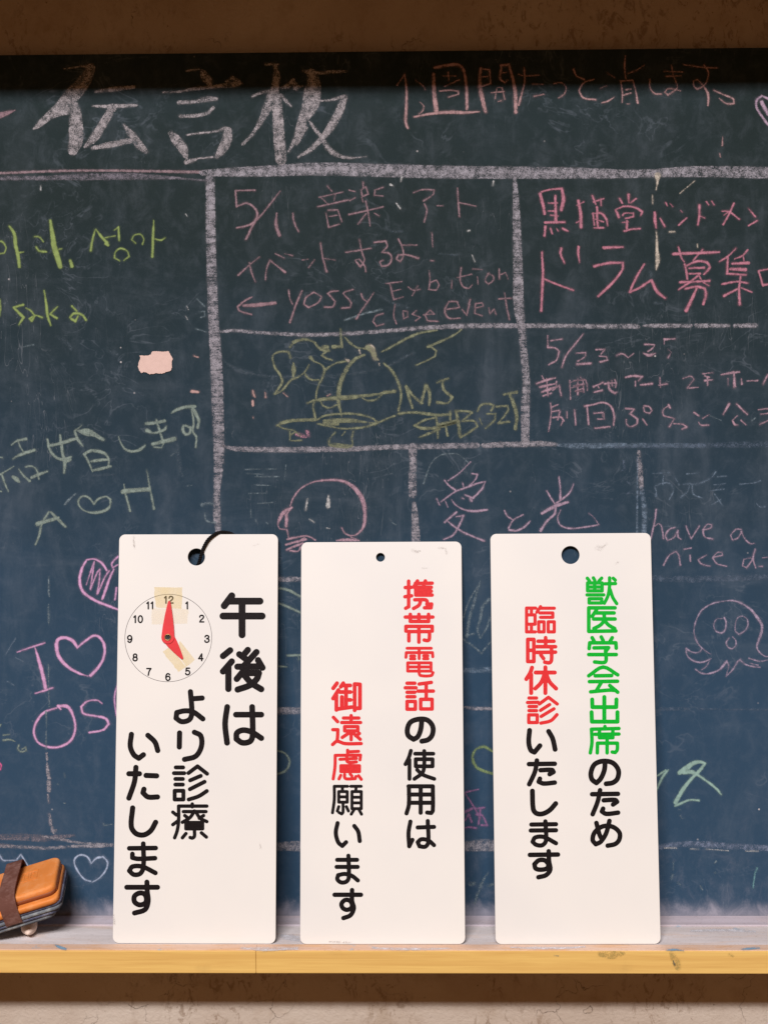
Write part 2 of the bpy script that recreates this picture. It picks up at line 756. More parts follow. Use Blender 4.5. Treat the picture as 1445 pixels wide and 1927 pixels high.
510,655,16 545,660,14 568,690,12 550,712,14 515,700,10 505,665,10
rosy Character
695,650,20 705,670,16
690,655,10 650,690,12 655,730,14 735,750,12
735,755,10 700,812,14
735,790,12 800,795,14 830,815,14 795,830,14
rosy Character
885,705,14 920,730,16
1000,720,6 950,750,12
920,775,10 935,800,14 995,800,14
rosy Character
1150,640,20 1105,720,14
1205,640,14 1285,720,18
1210,730,10 1175,765,12 1190,795,16 1215,800,10
1240,765,12 1275,798,14
rosy Character
1370,685,12 1480,670,14
1390,718,12 1460,710,10
1445,765,10 1380,795,12
faint Scribble
1005,730,5 1090,765,4
1320,765,10 1345,748,8
@G 0 0
line Ruled line
396,335,16 397,430,18 399,520,18 402,600,20 407,680,22 410,760,22 412,830,20 412,870,19 409,920,12 408,960,14 411,1003,10
line Ruled line
968,335,6 970,370,11 972,430,15 974,505,18 976,580,19 981,612,15 985,660,13 990,720,14 988,770,16 988,835,15
line Ruled line
417,624,5 445,622,6 486,626,6 573,630,7 650,628,7 722,623,7 800,617,8 890,613,9 965,613,9 1080,613,7
line Ruled line
1084,614,8 1200,614,9
line Ruled line
1210,613,4 1230,613,8 1300,613,6
line Ruled line
1310,613,9 1370,613,6
line Ruled line
1382,613,7 1420,612,9
line Ruled line
422,840,5 445,845,9 560,846,10 650,845,10 722,842,9 800,840,10 897,838,10
line Ruled line
910,838,9 942,837,10
line Ruled line
944,837,10 978,836,10 1020,835,10 1050,837,5
faintline Ruled line
1050,837,6 1084,839,10 1200,838,8 1320,839,8
bluefaint Ruled line
1155,841,3 1445,836,12
line Ruled line
776,842,16 777,870,13 776,900,14 776,930,14
line Ruled line
779,948,8 781,980,13 783,1020,17
line Ruled line
1201,850,6 1203,880,10 1207,920,8
faintline Ruled line
1199,860,2 1198,1004,4
faintline Ruled line
1207,920,8 1212,960,9 1211,1000,9
bluefaint Ruled line
1225,1088,10 1300,1090,12 1445,1086,10
line Ruled line
518,1090,9 568,1090,9
@361 830
rosy Bird drawing
755,500,14 700,530,30 660,590,26 648,630,12 665,660,10 715,665,12
712,560,26 714,600,24 712,640,26
755,500,14 725,535,16 712,560,20
718,670,14 730,725,14
740,490,10 770,420,16 820,360,14 910,310,14 1000,295,18 1100,295,22 1170,315,26 1240,370,32 1285,440,36 1302,520,30 1302,600,26 1285,660,20 1240,705,12 1190,712,14 1150,690,14 1130,655,10
720,740,18 790,725,18 870,715,16 930,745,14
710,780,20 780,760,18 860,740,18
715,820,18 780,790,20 840,770,16
740,825,14 800,830,14 820,800,14
800,760,18 850,730,18
1090,750,12 1130,745,22 1180,745,26 1260,750,12
1200,725,12 1250,745,12
faintwhite Eye mark
873,430,6 865,480,16 858,520,14
faintwhite Eye mark
1028,408,8 1028,450,28 1026,490,34
faint Scribble
80,480,30 110,470,14 160,475,20
100,545,10 105,590,14 140,612,12 180,612,14
885,590,6 900,600,8
@722 830
lilac Character
652,158,12 570,240,12 485,298,14
458,295,14 490,335,16 540,370,16
595,318,14 600,345,12
665,245,14 705,250,14 690,290,12 645,335,12
430,458,14 540,380,14 620,350,18 700,320,16 762,305,12
762,310,12 740,360,16 670,430,20 612,405,12
660,450,24 650,430,20
400,435,12 420,482,10
465,455,10 482,498,10
513,445,12 540,480,14 600,515,16 680,528,20 778,518,18
590,430,12 600,435,12
548,535,16 460,610,20
485,608,12 560,665,18 650,710,16 755,752,18
545,570,10 602,560,16 570,630,18 520,710,18 450,742,12
lilac Character
908,525,14 930,565,14 975,595,12
1048,555,14 975,595,14 940,655,18
945,670,18 1000,675,16 1060,645,18 1100,605,14
lilac Character
1318,270,16 1328,360,16 1328,440,20
1228,375,14 1255,425,14 1285,470,14
1430,320,10 1400,385,14 1340,440,16 1300,465,16
1190,545,22 1290,490,30 1385,460,20
1295,490,18 1285,550,20 1230,600,20 1180,675,24
1330,520,10 1308,580,12 1330,635,14 1400,658,14 1500,650,14 1610,632,12
1545,545,6 1580,575,8 1618,630,14
faint Arc
300,320,10 330,230,8 370,150,8 430,105,10 500,95,8 560,100,8 640,165,6
40,580,6 60,610,8 90,630,6
@1084 830
faintline Character
575,245,6 700,238,6
655,260,6 650,330,8
590,345,10 600,380,8 598,415,16
590,340,8 660,315,10 710,325,14 730,370,12 700,440,10
740,270,6 770,330,14
faintline Character
830,248,8 920,240,6
805,325,8 920,320,14 1010,280,12 1050,230,6
855,320,12 835,380,10 785,425,12
870,330,10 880,400,12 950,430,10
faintline Character
1060,270,10 1130,265,12
1035,330,8 1120,320,6
1000,375,8 1110,362,8
1040,400,10 1100,485,8
1085,440,8 1020,480,8
1230,325,6 1340,315,10 1385,300,10
1355,470,8 1380,495,10 1420,495,8
bluefaint Scribble
355,150,20 365,210,24 330,228,8
380,305,8 400,320,14
380,400,10 400,385,8
lilac Letter
600,518,14 590,600,14 570,690,14 560,740,10
590,640,12 620,620,10 640,640,12 655,735,14
lilac Letter
740,650,10 700,665,14 670,710,14 685,750,12 735,725,12 765,670,10
765,670,14 765,720,16 790,742,8
lilac Letter
825,640,12 840,680,14 865,735,12
925,640,14 865,735,12
lilac Letter
950,670,12 1010,655,14 1020,630,10 985,628,10 955,670,14 965,720,12 1025,738,14
lilac Letter
1240,665,10 1200,665,12 1160,710,12 1175,745,12 1215,730,12 1245,680,10
1240,680,12 1270,740,12 1310,772,12 1340,770,10
lilac Letter
655,935,14 700,860,12 750,832,12 770,860,14 782,935,16
lilac Letter
855,860,12 858,905,12
812,815,16 862,805,10
lilac Letter
980,858,8 915,895,14 940,925,14 1005,942,12
lilac Letter
1035,875,12 1100,860,12 1095,838,10 1060,840,10 1025,880,12 1060,925,12 1130,942,10
lilac Letter
1310,880,8 1260,890,12 1250,940,12 1280,955,12 1320,900,14 1345,815,12
1340,830,12 1330,890,16 1350,955,14
lilac Letter
1375,945,10 1400,945,12
1400,880,8 1480,870,8
@361 600
cream Paint fleck
1320,210,24 1350,215,44 1368,255,40 1380,295,34 1405,310,10
1262,235,16 1270,265,14
1160,305,10 1178,315,32
1410,335,12 1412,350,10
@361 600
pinkcream Paint fleck
460,540,14 466,570,22 478,590,12
460,620,20 462,650,22
462,740,10 464,750,10
553,555,10 558,590,16
690,560,12 720,585,14
1020,580,16 1042,568,10
20,280,14 50,290,12
0,545,26 50,552,22
@361 600
hotflecks Paint fleck
790,870,20 830,880,30 860,890,16
870,850,24 880,880,24
@0 330
faintwhite Chip
310,80,8 310,110,10
1400,290,10 1412,310,6
1410,985,8 1420,1010,8
1400,1060,8 1415,1085,10
@722 330
faintwhite Chip
50,70,24 70,80,8
135,15,14 130,45,6
95,210,10 125,250,16
825,45,14 820,75,10
665,600,8 685,650,6
635,418,14 645,415,10
@361 600
veil Arc
250,320,10 300,360,14 380,395,18 520,425,14 700,435,10 900,432,12 1100,425,12 1300,402,14 1430,365,14
330,380,16 400,400,20 450,410,12
@722 600
veil Arc
40,350,12 110,315,14 170,280,16 230,258,10
@361 600
faint Arc
1150,10,14 1300,-40,16 1430,-70,14
@361 830
faint Scribble
400,215,5 470,212,8 640,210,6
480,268,6 660,268,8
410,245,4 540,250,6
470,330,6 600,335,6
430,395,5 560,392,6
500,470,5 610,462,6
445,520,8 447,575,8
480,590,8 486,610,8
560,610,8 572,625,8
700,290,4 710,180,4
495,255,6 495,270,6
faintwhite Chip
885,588,8 900,598,14 920,612,6
1015,655,8 1040,660,6
@722 330
veil Smudge
20,400,10 80,425,14 140,420,8
420,590,8 520,600,14 570,590,8
0,930,16 100,975,22 190,1000,12
@0 630
veil Smudge
430,20,20 500,50,26 540,110,16
800,100,30 880,150,24
1330,760,10 1360,1020,30 1375,1060,14
700,1060,10 860,1050,12
@1084 330
veil Smudge
560,730,20 560,780,18
590,960,16 640,965,10
@0 1020
orchid Heart
655,135,14 710,128,16 770,160,20 808,215,18
655,135,14 620,200,22 602,290,24 625,370,26 700,430,26 790,470,22 880,505,18 960,540,14
890,110,18 845,160,16 850,195,14 890,170,12
652,325,8 700,180,14 712,145,8
712,150,14 700,240,14 683,355,14
683,355,14 735,230,14 752,205,12
755,205,12 750,300,14 735,390,18
740,385,18 790,270,14 825,215,14
860,205,14 825,280,20 795,370,24 772,430,20
880,345,18 868,435,14
orchid Letter
132,830,10 230,795,14 340,760,16
268,800,12 295,890,28 325,1000,32 345,1100,30
268,1140,12 340,1118,20 400,1098,16
orchid Heart
585,795,20 550,745,30 490,720,26 440,735,28 428,790,32 450,870,30 520,945,26 600,990,20 665,1010,10
585,795,18 640,750,20 710,705,22 755,720,24 790,790,24 780,880,22 730,960,26 685,1005,26
orchid Letter
430,1250,14 340,1280,20 275,1360,22 258,1440,20 290,1510,20 370,1545,20 460,1540,20 540,1490,24 570,1400,20 550,1300,22 510,1240,30 440,1235,22 460,1260,14
orchid Letter
770,1215,14 735,1192,14 660,1200,16 615,1240,20 630,1290,20 720,1310,20 800,1330,22 820,1370,22 780,1415,18 675,1435,18
orchid Letter
890,1060,10 868,1150,16 868,1230,16 885,1330,14
sage Character
0,1385,24 12,1375,14
28,1455,14 75,1450,12
28,1492,16 80,1488,16 115,1502,12
sage Full stop
145,1530,16 140,1560,16 165,1580,16 200,1570,16 195,1545,14 170,1560,14
hotpink Mark
-5,1662,14 12,1680,12 5,1715,14
faint Drip
370,260,6 370,380,14 375,410,6
370,470,10 368,560,18 372,620,10
368,920,8 370,1150,10 375,1240,16
350,1280,16 352,1360,10 350,1560,12
faintline Scratch
120,725,10 80,790,8 45,850,6
60,1050,10 110,1080,8
120,870,8 180,900,6
@0 1380
line Ruled line
355,150,20 358,200,16
358,220,12 362,280,22 375,340,28
370,360,30 372,430,30
364,460,10 368,520,14
375,610,20 385,690,26
395,705,20 400,740,28 420,735,30
smudge Ruled line
-10,780,40 150,780,50 330,790,50 560,770,16
-10,840,30 100,850,20
line Ruled line
320,775,14 470,800,22 600,825,16 720,835,22 880,840,16
0,850,24 170,855,24 380,865,24 560,850,20 720,850,24 870,845,20
bluewhite Outline drawing
-30,990,14 0,915,12 25,955,14 60,958,12 130,955,12
130,950,14 160,912,14 190,960,16 215,1000,14
180,1000,8 240,995,12
bluewhite Heart
690,980,14 660,930,16 610,915,16 570,940,16 562,975,16 590,1040,16 640,1100,14 685,1115,14
690,980,16 730,940,20 780,930,18 812,970,16 800,1030,16 750,1090,16 700,1120,14
faint Scribble
485,300,8 492,330,8
780,680,8 790,695,8 850,685,6
435,380,8 440,388,8
485,525,8 495,528,8
@510 1080 2.83
sage Drawing
35,75,14 90,85,16 155,120,14
35,155,12 90,175,16 155,205,14
28,270,10 28,360,10
88,435,14 158,432,14
145,435,8 150,455,8
30,490,10 85,495,10
sage Drawing
30,940,12 75,955,12 100,1000,14 80,1045,14 30,1068,14
line Ruled line
20,730,36 160,728,36
line Ruled line
20,1450,44 160,1450,56
@860 1060 2.75
faint Drawing
120,90,6 90,190,14 65,280,16 50,380,14
25,300,6 60,200,8 105,120,8
45,375,10 85,365,10
25,390,10 85,430,10 125,465,10 175,405,8
165,185,14 130,230,16 120,290,14 105,340,10 120,385,10 155,330,10 170,280,10
faintline Ruled line
30,555,24 180,550,30
line Ruled line
25,745,12 110,752,18 180,752,14
lime2 Drawing
185,975,12 140,950,16 95,965,12 80,1010,16 105,1060,16 185,1090,16
purple Character
45,1185,10 110,1170,8
40,1190,8 80,1250,12 120,1320,14
35,1290,16 75,1270,16
40,1330,12 60,1300,14 75,1340,14
100,1270,14 140,1265,12
120,1270,12 110,1350,12
100,1300,12 130,1305,12 155,1355,12 125,1355,12
40,1370,10 60,1365,12 100,1370,12
line Ruled line
40,1465,50 110,1460,60 190,1460,60
faint Smudge
90,1760,12 130,1650,14 160,1600,8
70,1660,24 85,1655,20
160,1670,16 185,1660,10
@1205 1080 5.354
lilac2 Octopus
700,808,10 620,750,12 570,690,18 540,610,14 540,530,14 570,440,14 620,360,18 720,300,16 850,272,14 930,270,18 1020,300,22 1110,360,24 1180,450,30 1220,520,30 1205,620,30 1170,720,22 1180,770,18 1240,825,14 1290,835,14
620,750,14 590,785,12 520,790,14 455,750,18
455,750,20 465,820,16 530,875,18 620,890,18 705,855,14
700,860,14 660,930,14 615,965,12
550,960,16 610,1000,18 690,1005,18 790,965,22 850,900,26 865,875,16
865,875,12 885,930,12 860,1020,12
860,1030,14 930,960,20 970,890,22 1000,865,24
1000,870,16 1060,915,20 1140,935,18 1200,940,16
1090,850,16 1150,870,18 1210,880,10 1290,865,10
1100,900,14 1180,920,14
lilac2 Octopus eye
840,440,20 860,490,18 845,570,18 805,595,18 750,570,14 735,510,14 765,455,10 820,450,10
lilac2 Octopus eye
1015,425,12 970,450,12 950,520,14 955,580,18 990,608,20 1050,570,14 1080,510,14 1065,450,12 1015,425,12
lilac2 Octopus mouth
890,645,14 860,690,18 880,740,14 920,755,14 955,720,14 955,670,12 925,635,12
bluefaint Ruled line
210,1360,40 480,1360,24
bluefaint Ruled line
600,1360,8 1300,1370,16
@1205 1400 5.354
mint Character
390,290,50 450,250,60 520,200,50 590,180,40 650,195,26
650,195,26 590,270,40 520,340,36 430,450,44 350,590,50
345,625,24 400,600,30 490,565,26 585,570,26
430,290,40 520,285,50 600,330,30 700,400,30 770,460,30 808,510,20
mint Character
280,260,16 250,290,30 210,350,30 170,440,24 120,540,24
170,320,24 250,265,26
faint Scribble
395,720,8 420,755,8 440,745,8
380,660,8 400,665,6
smudge2 Ruled line
190,1040,50 400,1010,50 640,1010,60 900,1030,56 1290,1050,56
faintwhite Specks
240,1048,12 360,1048,12
500,1058,8 580,1060,10
660,1060,8 880,1075,8
1060,1078,12 1180,1080,14
faint Scratch
330,1180,10 325,1270,8
320,1320,24 310,1360,18
760,1180,12 745,1200,12
740,1300,16 748,1298,16
370,1400,20 395,1415,20
600,1430,12 625,1475,10
mintfaint Scratch
1170,1250,24 1150,1310,20 1130,1450,14
"""
SIGNTEXT = """
%S1
@200 980 4.25
#black 46
1005,600 945,680
990,643 1230,643
935,762 1247,762
1087,643 1087,912
#black 42
992,1036 935,1082
1005,1125 935,1205
978,1160 978,1345
1065,1068 1125,1112
1133,1033 1092,1082
1202,1050 1100,1162
1050,1167 1228,1165
1215,1115 1250,1175
1115,1180 1045,1265
1130,1218 1222,1218 1205,1265 1150,1315 1052,1350
1105,1235 1160,1297 1240,1347
@210 1280 3.777
#black 34
823,190 808,310 822,445
885,245 1065,245
1000,190 1003,395 985,435 930,445 888,418 892,375 935,355 995,368 1065,412
#black 31
562,82 572,230 555,280 500,295 460,270 465,230 520,218 580,225 650,275
575,132 645,127
#black 31
485,375 483,475
590,370 635,395 640,470 600,540 520,563
#black 31
143,385 135,470 160,530 195,555 228,530
260,392 310,440 330,500
#black 31
125,665 200,665
175,620 165,720 125,838
247,677 322,680
232,775 225,800 260,830 328,830
#black 31
152,908 142,1040 175,1090 230,1100 280,1070 315,1010
#black 28
128,1195 315,1193
150,1235 150,1262 190,1270 310,1265
227,1162 228,1330 205,1375 160,1382 128,1355 150,1325 220,1325 313,1370
#black 30
110,1472 328,1472
253,1435 255,1500 262,1570 240,1630 165,1655
250,1555 235,1520 200,1513 165,1535 165,1575 200,1597 240,1585 250,1555
#black 24
458,620 510,620
445,661 518,661
455,702 508,702
455,742 508,742
b 450 786 512 848
548,660 612,612 680,665
560,712 635,680
558,775 662,722
550,848 620,825 678,788
#black 21
575,880 575,900
478,895 678,895
478,895 478,1000 468,1070 450,1120
437,938 462,958
437,1027 470,1002
512,934 672,934
590,930 560,975 505,1010
522,962 550,984
600,935 630,980 678,1005
655,962 625,982
b 530 1012 648 1056
530,1034 648,1034
590,1060 590,1110 575,1122 560,1118
530,1090 505,1120
640,1085 675,1115
%S2
@560 1010 4.516
#red 24
943,378 943,595 918,608
915,432 966,430
912,510 968,502
1018,376 985,428
1003,412 1003,495
1085,376 1075,395
1000,397 1142,395
1005,430 1135,430
1005,463 1135,463
1005,496 1142,496
1072,397 1072,496
995,536 1085,536 1100,550 1098,575 1138,572 1133,604 1078,604
1045,545 1030,582 985,610
#red 24
915,683 1148,683
957,660 957,720 1112,720 1112,660
1030,660 1030,720
920,802 920,762 1143,762 1143,802
945,806 1118,806
945,806 945,885
1120,806 1118,870 1105,883 1075,878
1030,765 1030,896
#red 20
930,948 1135,948
920,1025 923,985 1145,985 1148,1020
1032,950 1032,1036
959,1014 995,1014
959,1038 995,1038
1070,1012 1106,1012
1070,1037 1106,1037
b 935 1072 1133 1142
935,1107 1133,1107
1032,1072 1032,1160 1045,1180 1135,1180 1150,1155
#red 24
930,1245 995,1245
915,1284 1005,1284
930,1322 995,1322
930,1360 995,1360
b 930 1400 1000 1466
1135,1238 1032,1252
1022,1312 1152,1312
1092,1250 1092,1380
b 1045 1382 1142 1464
#black 36
1055,1555 1045,1640 1020,1700 985,1722 940,1690 932,1635 960,1575 1035,1550 1105,1560 1148,1615 1143,1685 1108,1725 1055,1738
#red 26
335,1245 303,1288
347,1303 302,1375
330,1345 330,1472
388,1245 367,1275
375,1264 448,1264
360,1320 450,1320
412,1264 412,1450
376,1362 376,1455
412,1387 450,1387
330,1466 458,1448
485,1255 485,1475
485,1252 530,1255 530,1458 508,1458
#red 23
305,1535 340,1572
300,1640 342,1640 340,1700 335,1738
455,1520 455,1575
390,1541 520,1541
375,1579 535,1579
b 400 1614 512 1650
455,1655 380,1706
455,1665 455,1725
525,1672 495,1692
470,1665 532,1722
298,1766 335,1738 400,1758 540,1758
@560 1390 4.516
#red 21
425,98 425,140
425,112 518,108
320,142 535,140 530,180
320,142 318,240 303,342
360,176 500,168
418,145 420,192 440,202 500,198
b 368 230 526 280
368,255 526,255
447,230 447,280
367,312 352,342
400,305 400,330 415,342 490,340 495,322
447,300 462,318
518,315 541,346
#black 22
312,405 425,405
312,405 312,520 297,630
382,410 380,445
b 350 450 422 540
350,495 422,495
386,540 386,625 375,640 352,628
350,578 338,615
415,578 432,615
452,405 540,405
497,410 495,445
b 462 450 541 595
462,498 541,498
462,546 541,546
482,600 456,642
520,600 543,642
#black 30
340,718 325,800 345,880 380,912 412,880
482,742 515,790 528,870
#black 30
337,1030 505,1030
332,1090 510,1090
432,995 435,1180 415,1215 370,1222 338,1195 345,1160 400,1150 460,1165 512,1205
#black 32
315,1327 538,1327
463,1287 463,1380 478,1440 450,1500 390,1525
463,1410 440,1375 400,1373 373,1405 385,1440 420,1455 455,1440 463,1410
#black 28
962,103 945,160 916,217
950,180 950,342
998,128 1152,128
1075,105 1075,230 1060,290 992,342
b 1003 175 1146 235
1015,265 1060,305 1160,342
#black 30
942,405 1148,405
945,405 945,560 925,635
1148,405 1148,610 1135,632 1100,628
945,475 1145,475
945,545 1145,545
1045,405 1045,630
#black 30
958,705 942,800 948,915 975,860
1020,755 1158,750
1105,700 1110,880 1085,918 1035,915 1020,880 1050,855 1110,865 1158,905
%S3
@915 1000 4.379
#green 22
830,386 848,408
880,383 892,405
948,385 925,410
b 832 425 952 490
832,458 952,458
890,425 890,490
828,523 965,523
b 845 555 948 590
975,432 1062,430
1013,383 1013,450 1000,530 970,592
1018,480 1040,545 1072,595
1043,386 1060,402
#green 24
1058,630 842,630 842,824 1065,820
905,648 870,700
895,672 1050,672
882,722 1058,722
968,675 968,730 940,770 885,800
975,740 1010,775 1055,800
#green 24
870,876 885,902
945,870 960,898
1035,876 1018,905
845,965 850,918 1065,918 1068,962
885,960 1005,958 985,985
842,1015 1068,1015
980,985 985,1060 970,1080 890,1076
#green 24
842,1190 960,1118 1080,1182
895,1190 1030,1188
848,1238 1078,1235
945,1245 905,1312
858,1322 1010,1308 1060,1310
1015,1270 1080,1325
#green 26
970,1365 970,1570
870,1385 872,1448 1068,1448 1070,1385
865,1490 868,1568 1078,1568 1078,1490
#green 23
975,1608 975,1628
864,1630 1090,1624
864,1630 868,1740 855,1825
892,1672 1090,1670
930,1645 930,1700 1040,1700 1040,1645
912,1825 914,1745 1078,1745 1076,1800 1060,1822 1035,1818
993,1705 993,1825
#red 21
330,632 405,632
330,632 330,828 402,828
370,640 370,685
340,688 400,688 400,765 340,765
370,765 370,820
445,620 415,665
440,633 558,633
440,672 546,672 546,708 445,708
b 430 745 474 828
b 508 745 558 828
#red 24
b 340 890 390 1072
340,980 390,980
425,905 555,905
487,876 487,945
415,950 568,950
415,997 568,995
535,960 535,1060 520,1082 480,1078
448,1018 470,1048
#red 26
375,1123 360,1165 328,1217
368,1180 368,1332
405,1163 562,1163
485,1120 485,1332
480,1170 450,1245 402,1295
490,1170 520,1240 573,1295
#red 22
350,1373 412,1373
338,1410 425,1408
350,1443 412,1443
350,1477 412,1477
b 348 1512 418 1575
435,1422 510,1367 582,1422
445,1475 520,1427
450,1525 555,1462
448,1580 530,1560 580,1510
@915 1390 4.379
#black 34
355,-68 348,30 365,95 395,112 440,58
512,-60 545,0 565,88
#black 32
350,210 562,207
415,180 400,270 352,376
445,260 540,258 552,275 520,293
440,330 430,355 470,370 562,362
#black 34
378,432 385,580 410,615 460,620 520,590 570,535
#black 30
370,708 572,705
365,757 572,755
485,682 490,840 460,878 410,875 380,850 400,815 470,810 572,862
#black 32
358,958 588,955
512,928 515,1010 525,1080 490,1125 428,1142
512,1035 480,1003 430,1003 395,1035 405,1070 450,1080 500,1068 512,1035
#black 34
977,185 970,260 940,330 905,365 868,335 860,280 890,212 960,185 1040,200 1086,260 1078,330 1040,363 985,372
#black 32
870,458 1082,455
935,425 915,520 874,623
965,508 1060,505 1075,520 1042,543
960,577 950,600 985,620 1083,610
#black 32
905,695 930,790 950,830
1012,678 985,780 940,850 900,870 874,835 892,770 960,722 1040,727 1095,775 1093,832 1060,868 998,882
"""

def parse(text):
    """yields (section, group, colour, name/width, [stroke points px])"""
    ox = oy = 0.0; sc = 4.003; sec = ''; cur = None; out = []
    for ln in text.strip().splitlines():
        ln = ln.strip()
        if not ln: continue
        if ln[0] == '%': sec = ln[1:]
        elif ln[0] == '@':
            p = ln[1:].split()
            if p[0] == 'G': ox = oy = 0.0; sc = 1.0
            else:
                ox, oy = float(p[0]), float(p[1]); sc = float(p[2]) if len(p) > 2 else 4.003
        elif ln[0] == '#':
            c, wd = ln[1:].split(); cur = [sec, c, float(wd) * (1.22 if c == 'black' else 1.31) / sc, []]; out.append(cur)
        elif ln[:2] == 'b ':
            a, b, c, d = [float(x) for x in ln[1:].split()]
            pts = [(a, b), (c, b), (c, d), (a, d), (a, b)]
            cur[3].append([(ox + x / sc, oy + y / sc, cur[2]) for x, y in pts])
        elif ln[0].isalpha():
            c, nm = ln.split(' ', 1); cur = [sec, c, nm, []]; out.append(cur)
        else:
            pts = []
            for tok in ln.split():
                q = [float(x) for x in tok.split(',')]
                wd = q[2] / sc if len(q) > 2 else cur[2]
                pts.append((ox + q[0] / sc, oy + q[1] / sc, wd))
            cur[3].append(pts)
    return out

def smooth(pts, n=4, corner=62):
    """Catmull-Rom through the points, kept sharp where the pen turned a corner"""
    P = np.array(pts, float)
    if len(P) < 3: return P
    closed = np.hypot(*(P[0, :2] - P[-1, :2])) < 0.5
    k = len(P); T = np.zeros_like(P); sharp = np.zeros(k, bool)
    for i in range(k):
        a = P[i - 1] if i else (P[-2] if closed else None)
        b = P[i + 1] if i < k - 1 else (P[1] if closed else None)
        if a is None or b is None: sharp[i] = True; continue
        v1 = P[i, :2] - a[:2]; v2 = b[:2] - P[i, :2]
        l1, l2 = np.hypot(*v1) + 1e-6, np.hypot(*v2) + 1e-6
        ang = math.degrees(math.acos(max(-1, min(1, float(v1 @ v2) / (l1 * l2)))))
        if ang > corner: sharp[i] = True
        else:
            T[i] = (b - a) / (l1 + l2)
    out = [P[0]]
    for i in range(k - 1):
        L = np.hypot(*(P[i + 1, :2] - P[i, :2]))
        ch = (P[i + 1] - P[i])
        m0 = ch if sharp[i] else T[i] * L
        m1 = ch if sharp[i + 1] else T[i + 1] * L
        m = 1 if (sharp[i] and sharp[i + 1]) else n
        for j in range(1, m + 1):
            t = j / m
            out.append((2*t**3 - 3*t**2 + 1) * P[i] + (t**3 - 2*t**2 + t) * m0 + (-2*t**3 + 3*t**2) * P[i + 1] + (t**3 - t**2) * m1)
    return np.array(out)

def field(strokes, step, margin, jitter=0.0):
    """signed distance (px, + inside) and relative depth of a set of pen strokes on a grid"""
    S = [smooth(s) for s in strokes]
    A = np.concatenate(S); R = A[:, 2].max() / 2 + margin
    x0, y0 = A[:, 0].min() - R, A[:, 1].min() - R; x1, y1 = A[:, 0].max() + R, A[:, 1].max() + R
    xs = np.arange(x0, x1 + step, step); ys = np.arange(y0, y1 + step, step)
    X, Y = np.meshgrid(xs, ys)
    best = np.full(X.shape, -1e3); rel = np.full(X.shape, -1e3)
    for P in S:
        for i in range(max(1, len(P) - 1)):
            a = P[i]; b = P[min(i + 1, len(P) - 1)]
            rr = max(a[2], b[2]) / 2 + margin
            ix0 = max(0, int((min(a[0], b[0]) - rr - x0) / step)); ix1 = int((max(a[0], b[0]) + rr - x0) / step) + 2
            iy0 = max(0, int((min(a[1], b[1]) - rr - y0) / step)); iy1 = int((max(a[1], b[1]) + rr - y0) / step) + 2
            xx = X[iy0:iy1, ix0:ix1]; yy = Y[iy0:iy1, ix0:ix1]
            dx, dy = b[0] - a[0], b[1] - a[1]; L2 = dx * dx + dy * dy + 1e-9
            t = np.clip(((xx - a[0]) * dx + (yy - a[1]) * dy) / L2, 0, 1)
            r = (a[2] + (b[2] - a[2]) * t) / 2
            sd = r - np.hypot(xx - a[0] - dx * t, yy - a[1] - dy * t)
            bb = best[iy0:iy1, ix0:ix1]; rl = rel[iy0:iy1, ix0:ix1]
            np.copyto(rl, np.maximum(rl, sd / np.maximum(r, 0.3)))
            np.copyto(bb, np.maximum(bb, sd))
    return X, Y, best, rel

def chalk_mesh(name, strokes, lift, step=None, place=None):
    wmax = max(p[2] for s in strokes for p in s)
    step = step or (1.0 if wmax < 9 else 1.6)
    margin = 3.0 if wmax > 3.2 else 1.5
    X, Y, sd, rel = field(strokes, step, margin)
    m = sd > -margin
    cell = m[:-1, :-1] | m[1:, :-1] | m[:-1, 1:] | m[1:, 1:]
    iy, ix = np.nonzero(cell)
    nx = X.shape[1]
    q = np.stack([iy * nx + ix, (iy + 1) * nx + ix, (iy + 1) * nx + ix + 1, iy * nx + ix + 1], 1)
    used, inv = np.unique(q, return_inverse=True); q = inv.reshape(q.shape)
    co = place(X.ravel()[used], Y.ravel()[used]) if place else on_board(X.ravel()[used], Y.ravel()[used], lift)
    me = bpy.data.meshes.new(name)
    me.from_pydata(co.tolist(), [], q.tolist())
    for an, arr in (('rel', rel), ('sd', sd)):
        at = me.attributes.new(an, 'FLOAT', 'POINT')
        at.data.foreach_set('value', np.clip(arr.ravel()[used], -5, 50).astype(np.float32))
    return me

def iso_mesh(name, strokes, to_local, step=0.6):
    """clean filled outline of rounded printed strokes (marching squares on the stroke distance)"""
    X, Y, F, _ = field(strokes, step, 1.5)
    ny, nx = X.shape
    ins = F > 0
    verts = {}; pts = []; faces = []
    def vid(key, x, y):
        i = verts.get(key)
        if i is None:
            i = verts[key] = len(pts); pts.append((x, y))
        return i
    cnt = ins[:-1, :-1].astype(int) + ins[1:, :-1] + ins[:-1, 1:] + ins[1:, 1:]
    for iy, ix in zip(*np.nonzero(cnt)):
        cs = [(iy, ix), (iy + 1, ix), (iy + 1, ix + 1), (iy, ix + 1)]
        f = []
        for k in range(4):
            a, b = cs[k], cs[(k + 1) % 4]
            ia, ib = ins[a], ins[b]
            if ia: f.append(vid(a, X[a], Y[a]))
            if ia != ib:
                lo, hi = (a, b) if a < b else (b, a)
                t = F[lo] / (F[lo] - F[hi])
                f.append(vid((lo, hi), X[lo] + (X[hi] - X[lo]) * t, Y[lo] + (Y[hi] - Y[lo]) * t))
        if len(f) > 2: faces.append(f)
    P = np.array(pts)
    co = to_local(P[:, 0], P[:, 1])
    me = bpy.data.meshes.new(name); me.from_pydata(co.tolist(), [], faces)
    return me

